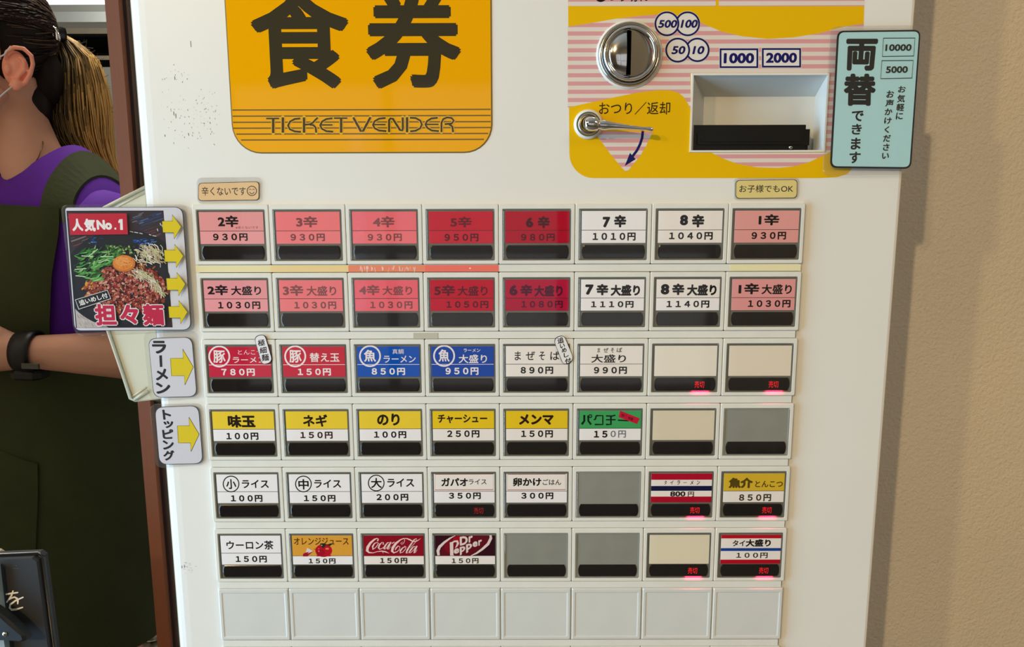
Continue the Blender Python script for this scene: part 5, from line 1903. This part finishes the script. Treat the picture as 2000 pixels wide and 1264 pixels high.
    g = [[AS(t, z + .003 * math.cos(t * 3), .004) for t in ts] for z in zs]
    gi = [[AS(t, z + .003 * math.cos(t * 3), .0015) for t in ts] for z in zs]
    ap.loft(g, closed=False); ap.loft(gi, closed=False)
    ap.loft([g[0], gi[0]], closed=False)
    ap.loft([[r[0] for r in g], [r[0] for r in gi]], closed=False); ap.loft([[r[-1] for r in g], [r[-1] for r in gi]], closed=False)
    n = 64
    hem = lambda t: -.702 + .022 * math.sin(t)
    sk = []
    for j in range(25):
        L = []
        for i in range(n):
            t = -math.pi + 2 * math.pi * i / n
            z = -.235 + (hem(t) + .235) * j / 24
            L.append(AS(t, z, .006))
        sk.append(L)
    ap.loft(sk)
    ap.loft([sk[0], [AS(-math.pi + 2 * math.pi * i / n, -.235, .001) for i in range(n)]])
    apron = ap.build('apron', ol, e, smooth=True)
    # straps: laid over the shirt by following its surface from the chest over the shoulder to the back
    from mathutils.bvhtree import BVHTree
    bvh = BVHTree.FromPolygons([Vector(v) for v in sh.v], [tuple(q) for q in sh.f])
    for s in (1, -1):
        edges = []
        for side in (-.019, .019):
            row, row2 = [], []
            for k in range(26):
                ph = math.radians(-2 + 182 * k / 25)
                d = .120 + side - .026 * (k / 25)
                if k < 6:
                    d += .006 * (6 - k) / 6
                o_ = N + tl * s * d + up * -.07
                dr = tf * math.cos(ph) + up * math.sin(ph)
                hit = bvh.ray_cast(o_ + dr * .4, -dr)
                q = hit[0] if hit[0] else o_ + dr * .1
                row.append(q + dr * .0015)
                row2.append(q + dr * .0050)
            for R_ in (row, row2):
                for _ in range(3):
                    R_[1:-1] = [(R_[i - 1] + R_[i] * 2 + R_[i + 1]) / 4 for i in range(1, len(R_) - 1)]
            edges.append((row, row2))
        mb = MB()
        mb.loft([edges[0][0], edges[0][1], edges[1][1], edges[1][0], edges[0][0]], closed=False)
        mb.build('strap', ol, apron, smooth=False)
    # pockets: patches standing slightly proud, edged by a seam
    pk = MB()
    pt = [.70 - i * 1.55 / 20 for i in range(21)]
    rows = []
    for j in range(13):
        rows.append([AS(t, (-.335 - .045 * (t + .2)) + (-.62 + .335) * j / 12, .0095) for t in pt])
    pk.loft(rows, closed=False)
    pk.loft([rows[0], [AS(t, -.335 - .045 * (t + .2), .005) for t in pt]], closed=False)
    pk.loft([[r[0] for r in rows], [AS(.70, (-.335 - .045 * .9) + (-.285) * j / 12, .005) for j in range(13)]], closed=False)
    pk.build('pocket', ol, apron, smooth=True)
    pk = MB()
    pt = [.25 - i * .75 / 10 for i in range(11)]
    rows = [[AS(t, -.055 - .09 * j / 5, .0065) for t in pt] for j in range(6)]
    pk.loft(rows, closed=False); pk.loft([rows[0], [AS(t, -.055, .003) for t in pt]], closed=False)
    pk.build('pocket', ol, apron, smooth=True)

    # watch
    ax = (EL - WL_).normalized()
    cw_ = WL_ + ax * -.004
    a = ax.cross(up).normalized()
    b = a.cross(ax).normalized()
    wm = mat('watch_rubber', (12, 12, 14), 0.45)
    mb = MB()
    mb.loft([[cw_ + ax * d + (a * math.cos(q) + b * math.sin(q)) * r for q in [2 * math.pi * i / 28 for i in range(28)]] for d, r in ((-.012, .0255), (-.013, .0275), (-.004, .0290), (.006, .0300), (.014, .0300), (.015, .0275))])
    w = empty('watch', cw_, parent=e)
    mb.build('watch_band', wm, w, smooth=True)
    wc = cw_ - b * .029 - a * .004
    mb = MB()
    X, Yv = ax, a
    mb.loft([[wc - b * d + X * u * .021 * k + Yv * v * .019 * k for u, v in ((-1, -.6), (-.6, -1), (.6, -1), (1, -.6), (1, .6), (.6, 1), (-.6, 1), (-1, .6))] for d, k in ((-.004, .9), (.0, 1), (.007, 1), (.010, .85))], 0, True, True)
    mb.build('watch_case', wm, w)
    q = P(58, 716, .565)
    mb = MB(); mb.loft([[q + X * u * .011 + up * v * .0035 + V3(0, d, 0) for u, v in ((-1, -1), (1, -1), (1, 1), (-1, 1))] for d in (.004, 0)], 0, False, True)
    mb.build('watch_display', mat('watch_display', (78, 80, 70), .3), w)

# ---------------------------------------------------------------- build everything
room()
machine_body()
orange_panel()
coin_panel()
buttons()
side_box()
tapes()
stickers()
poster()
kitchen()
chalkboard()
person()
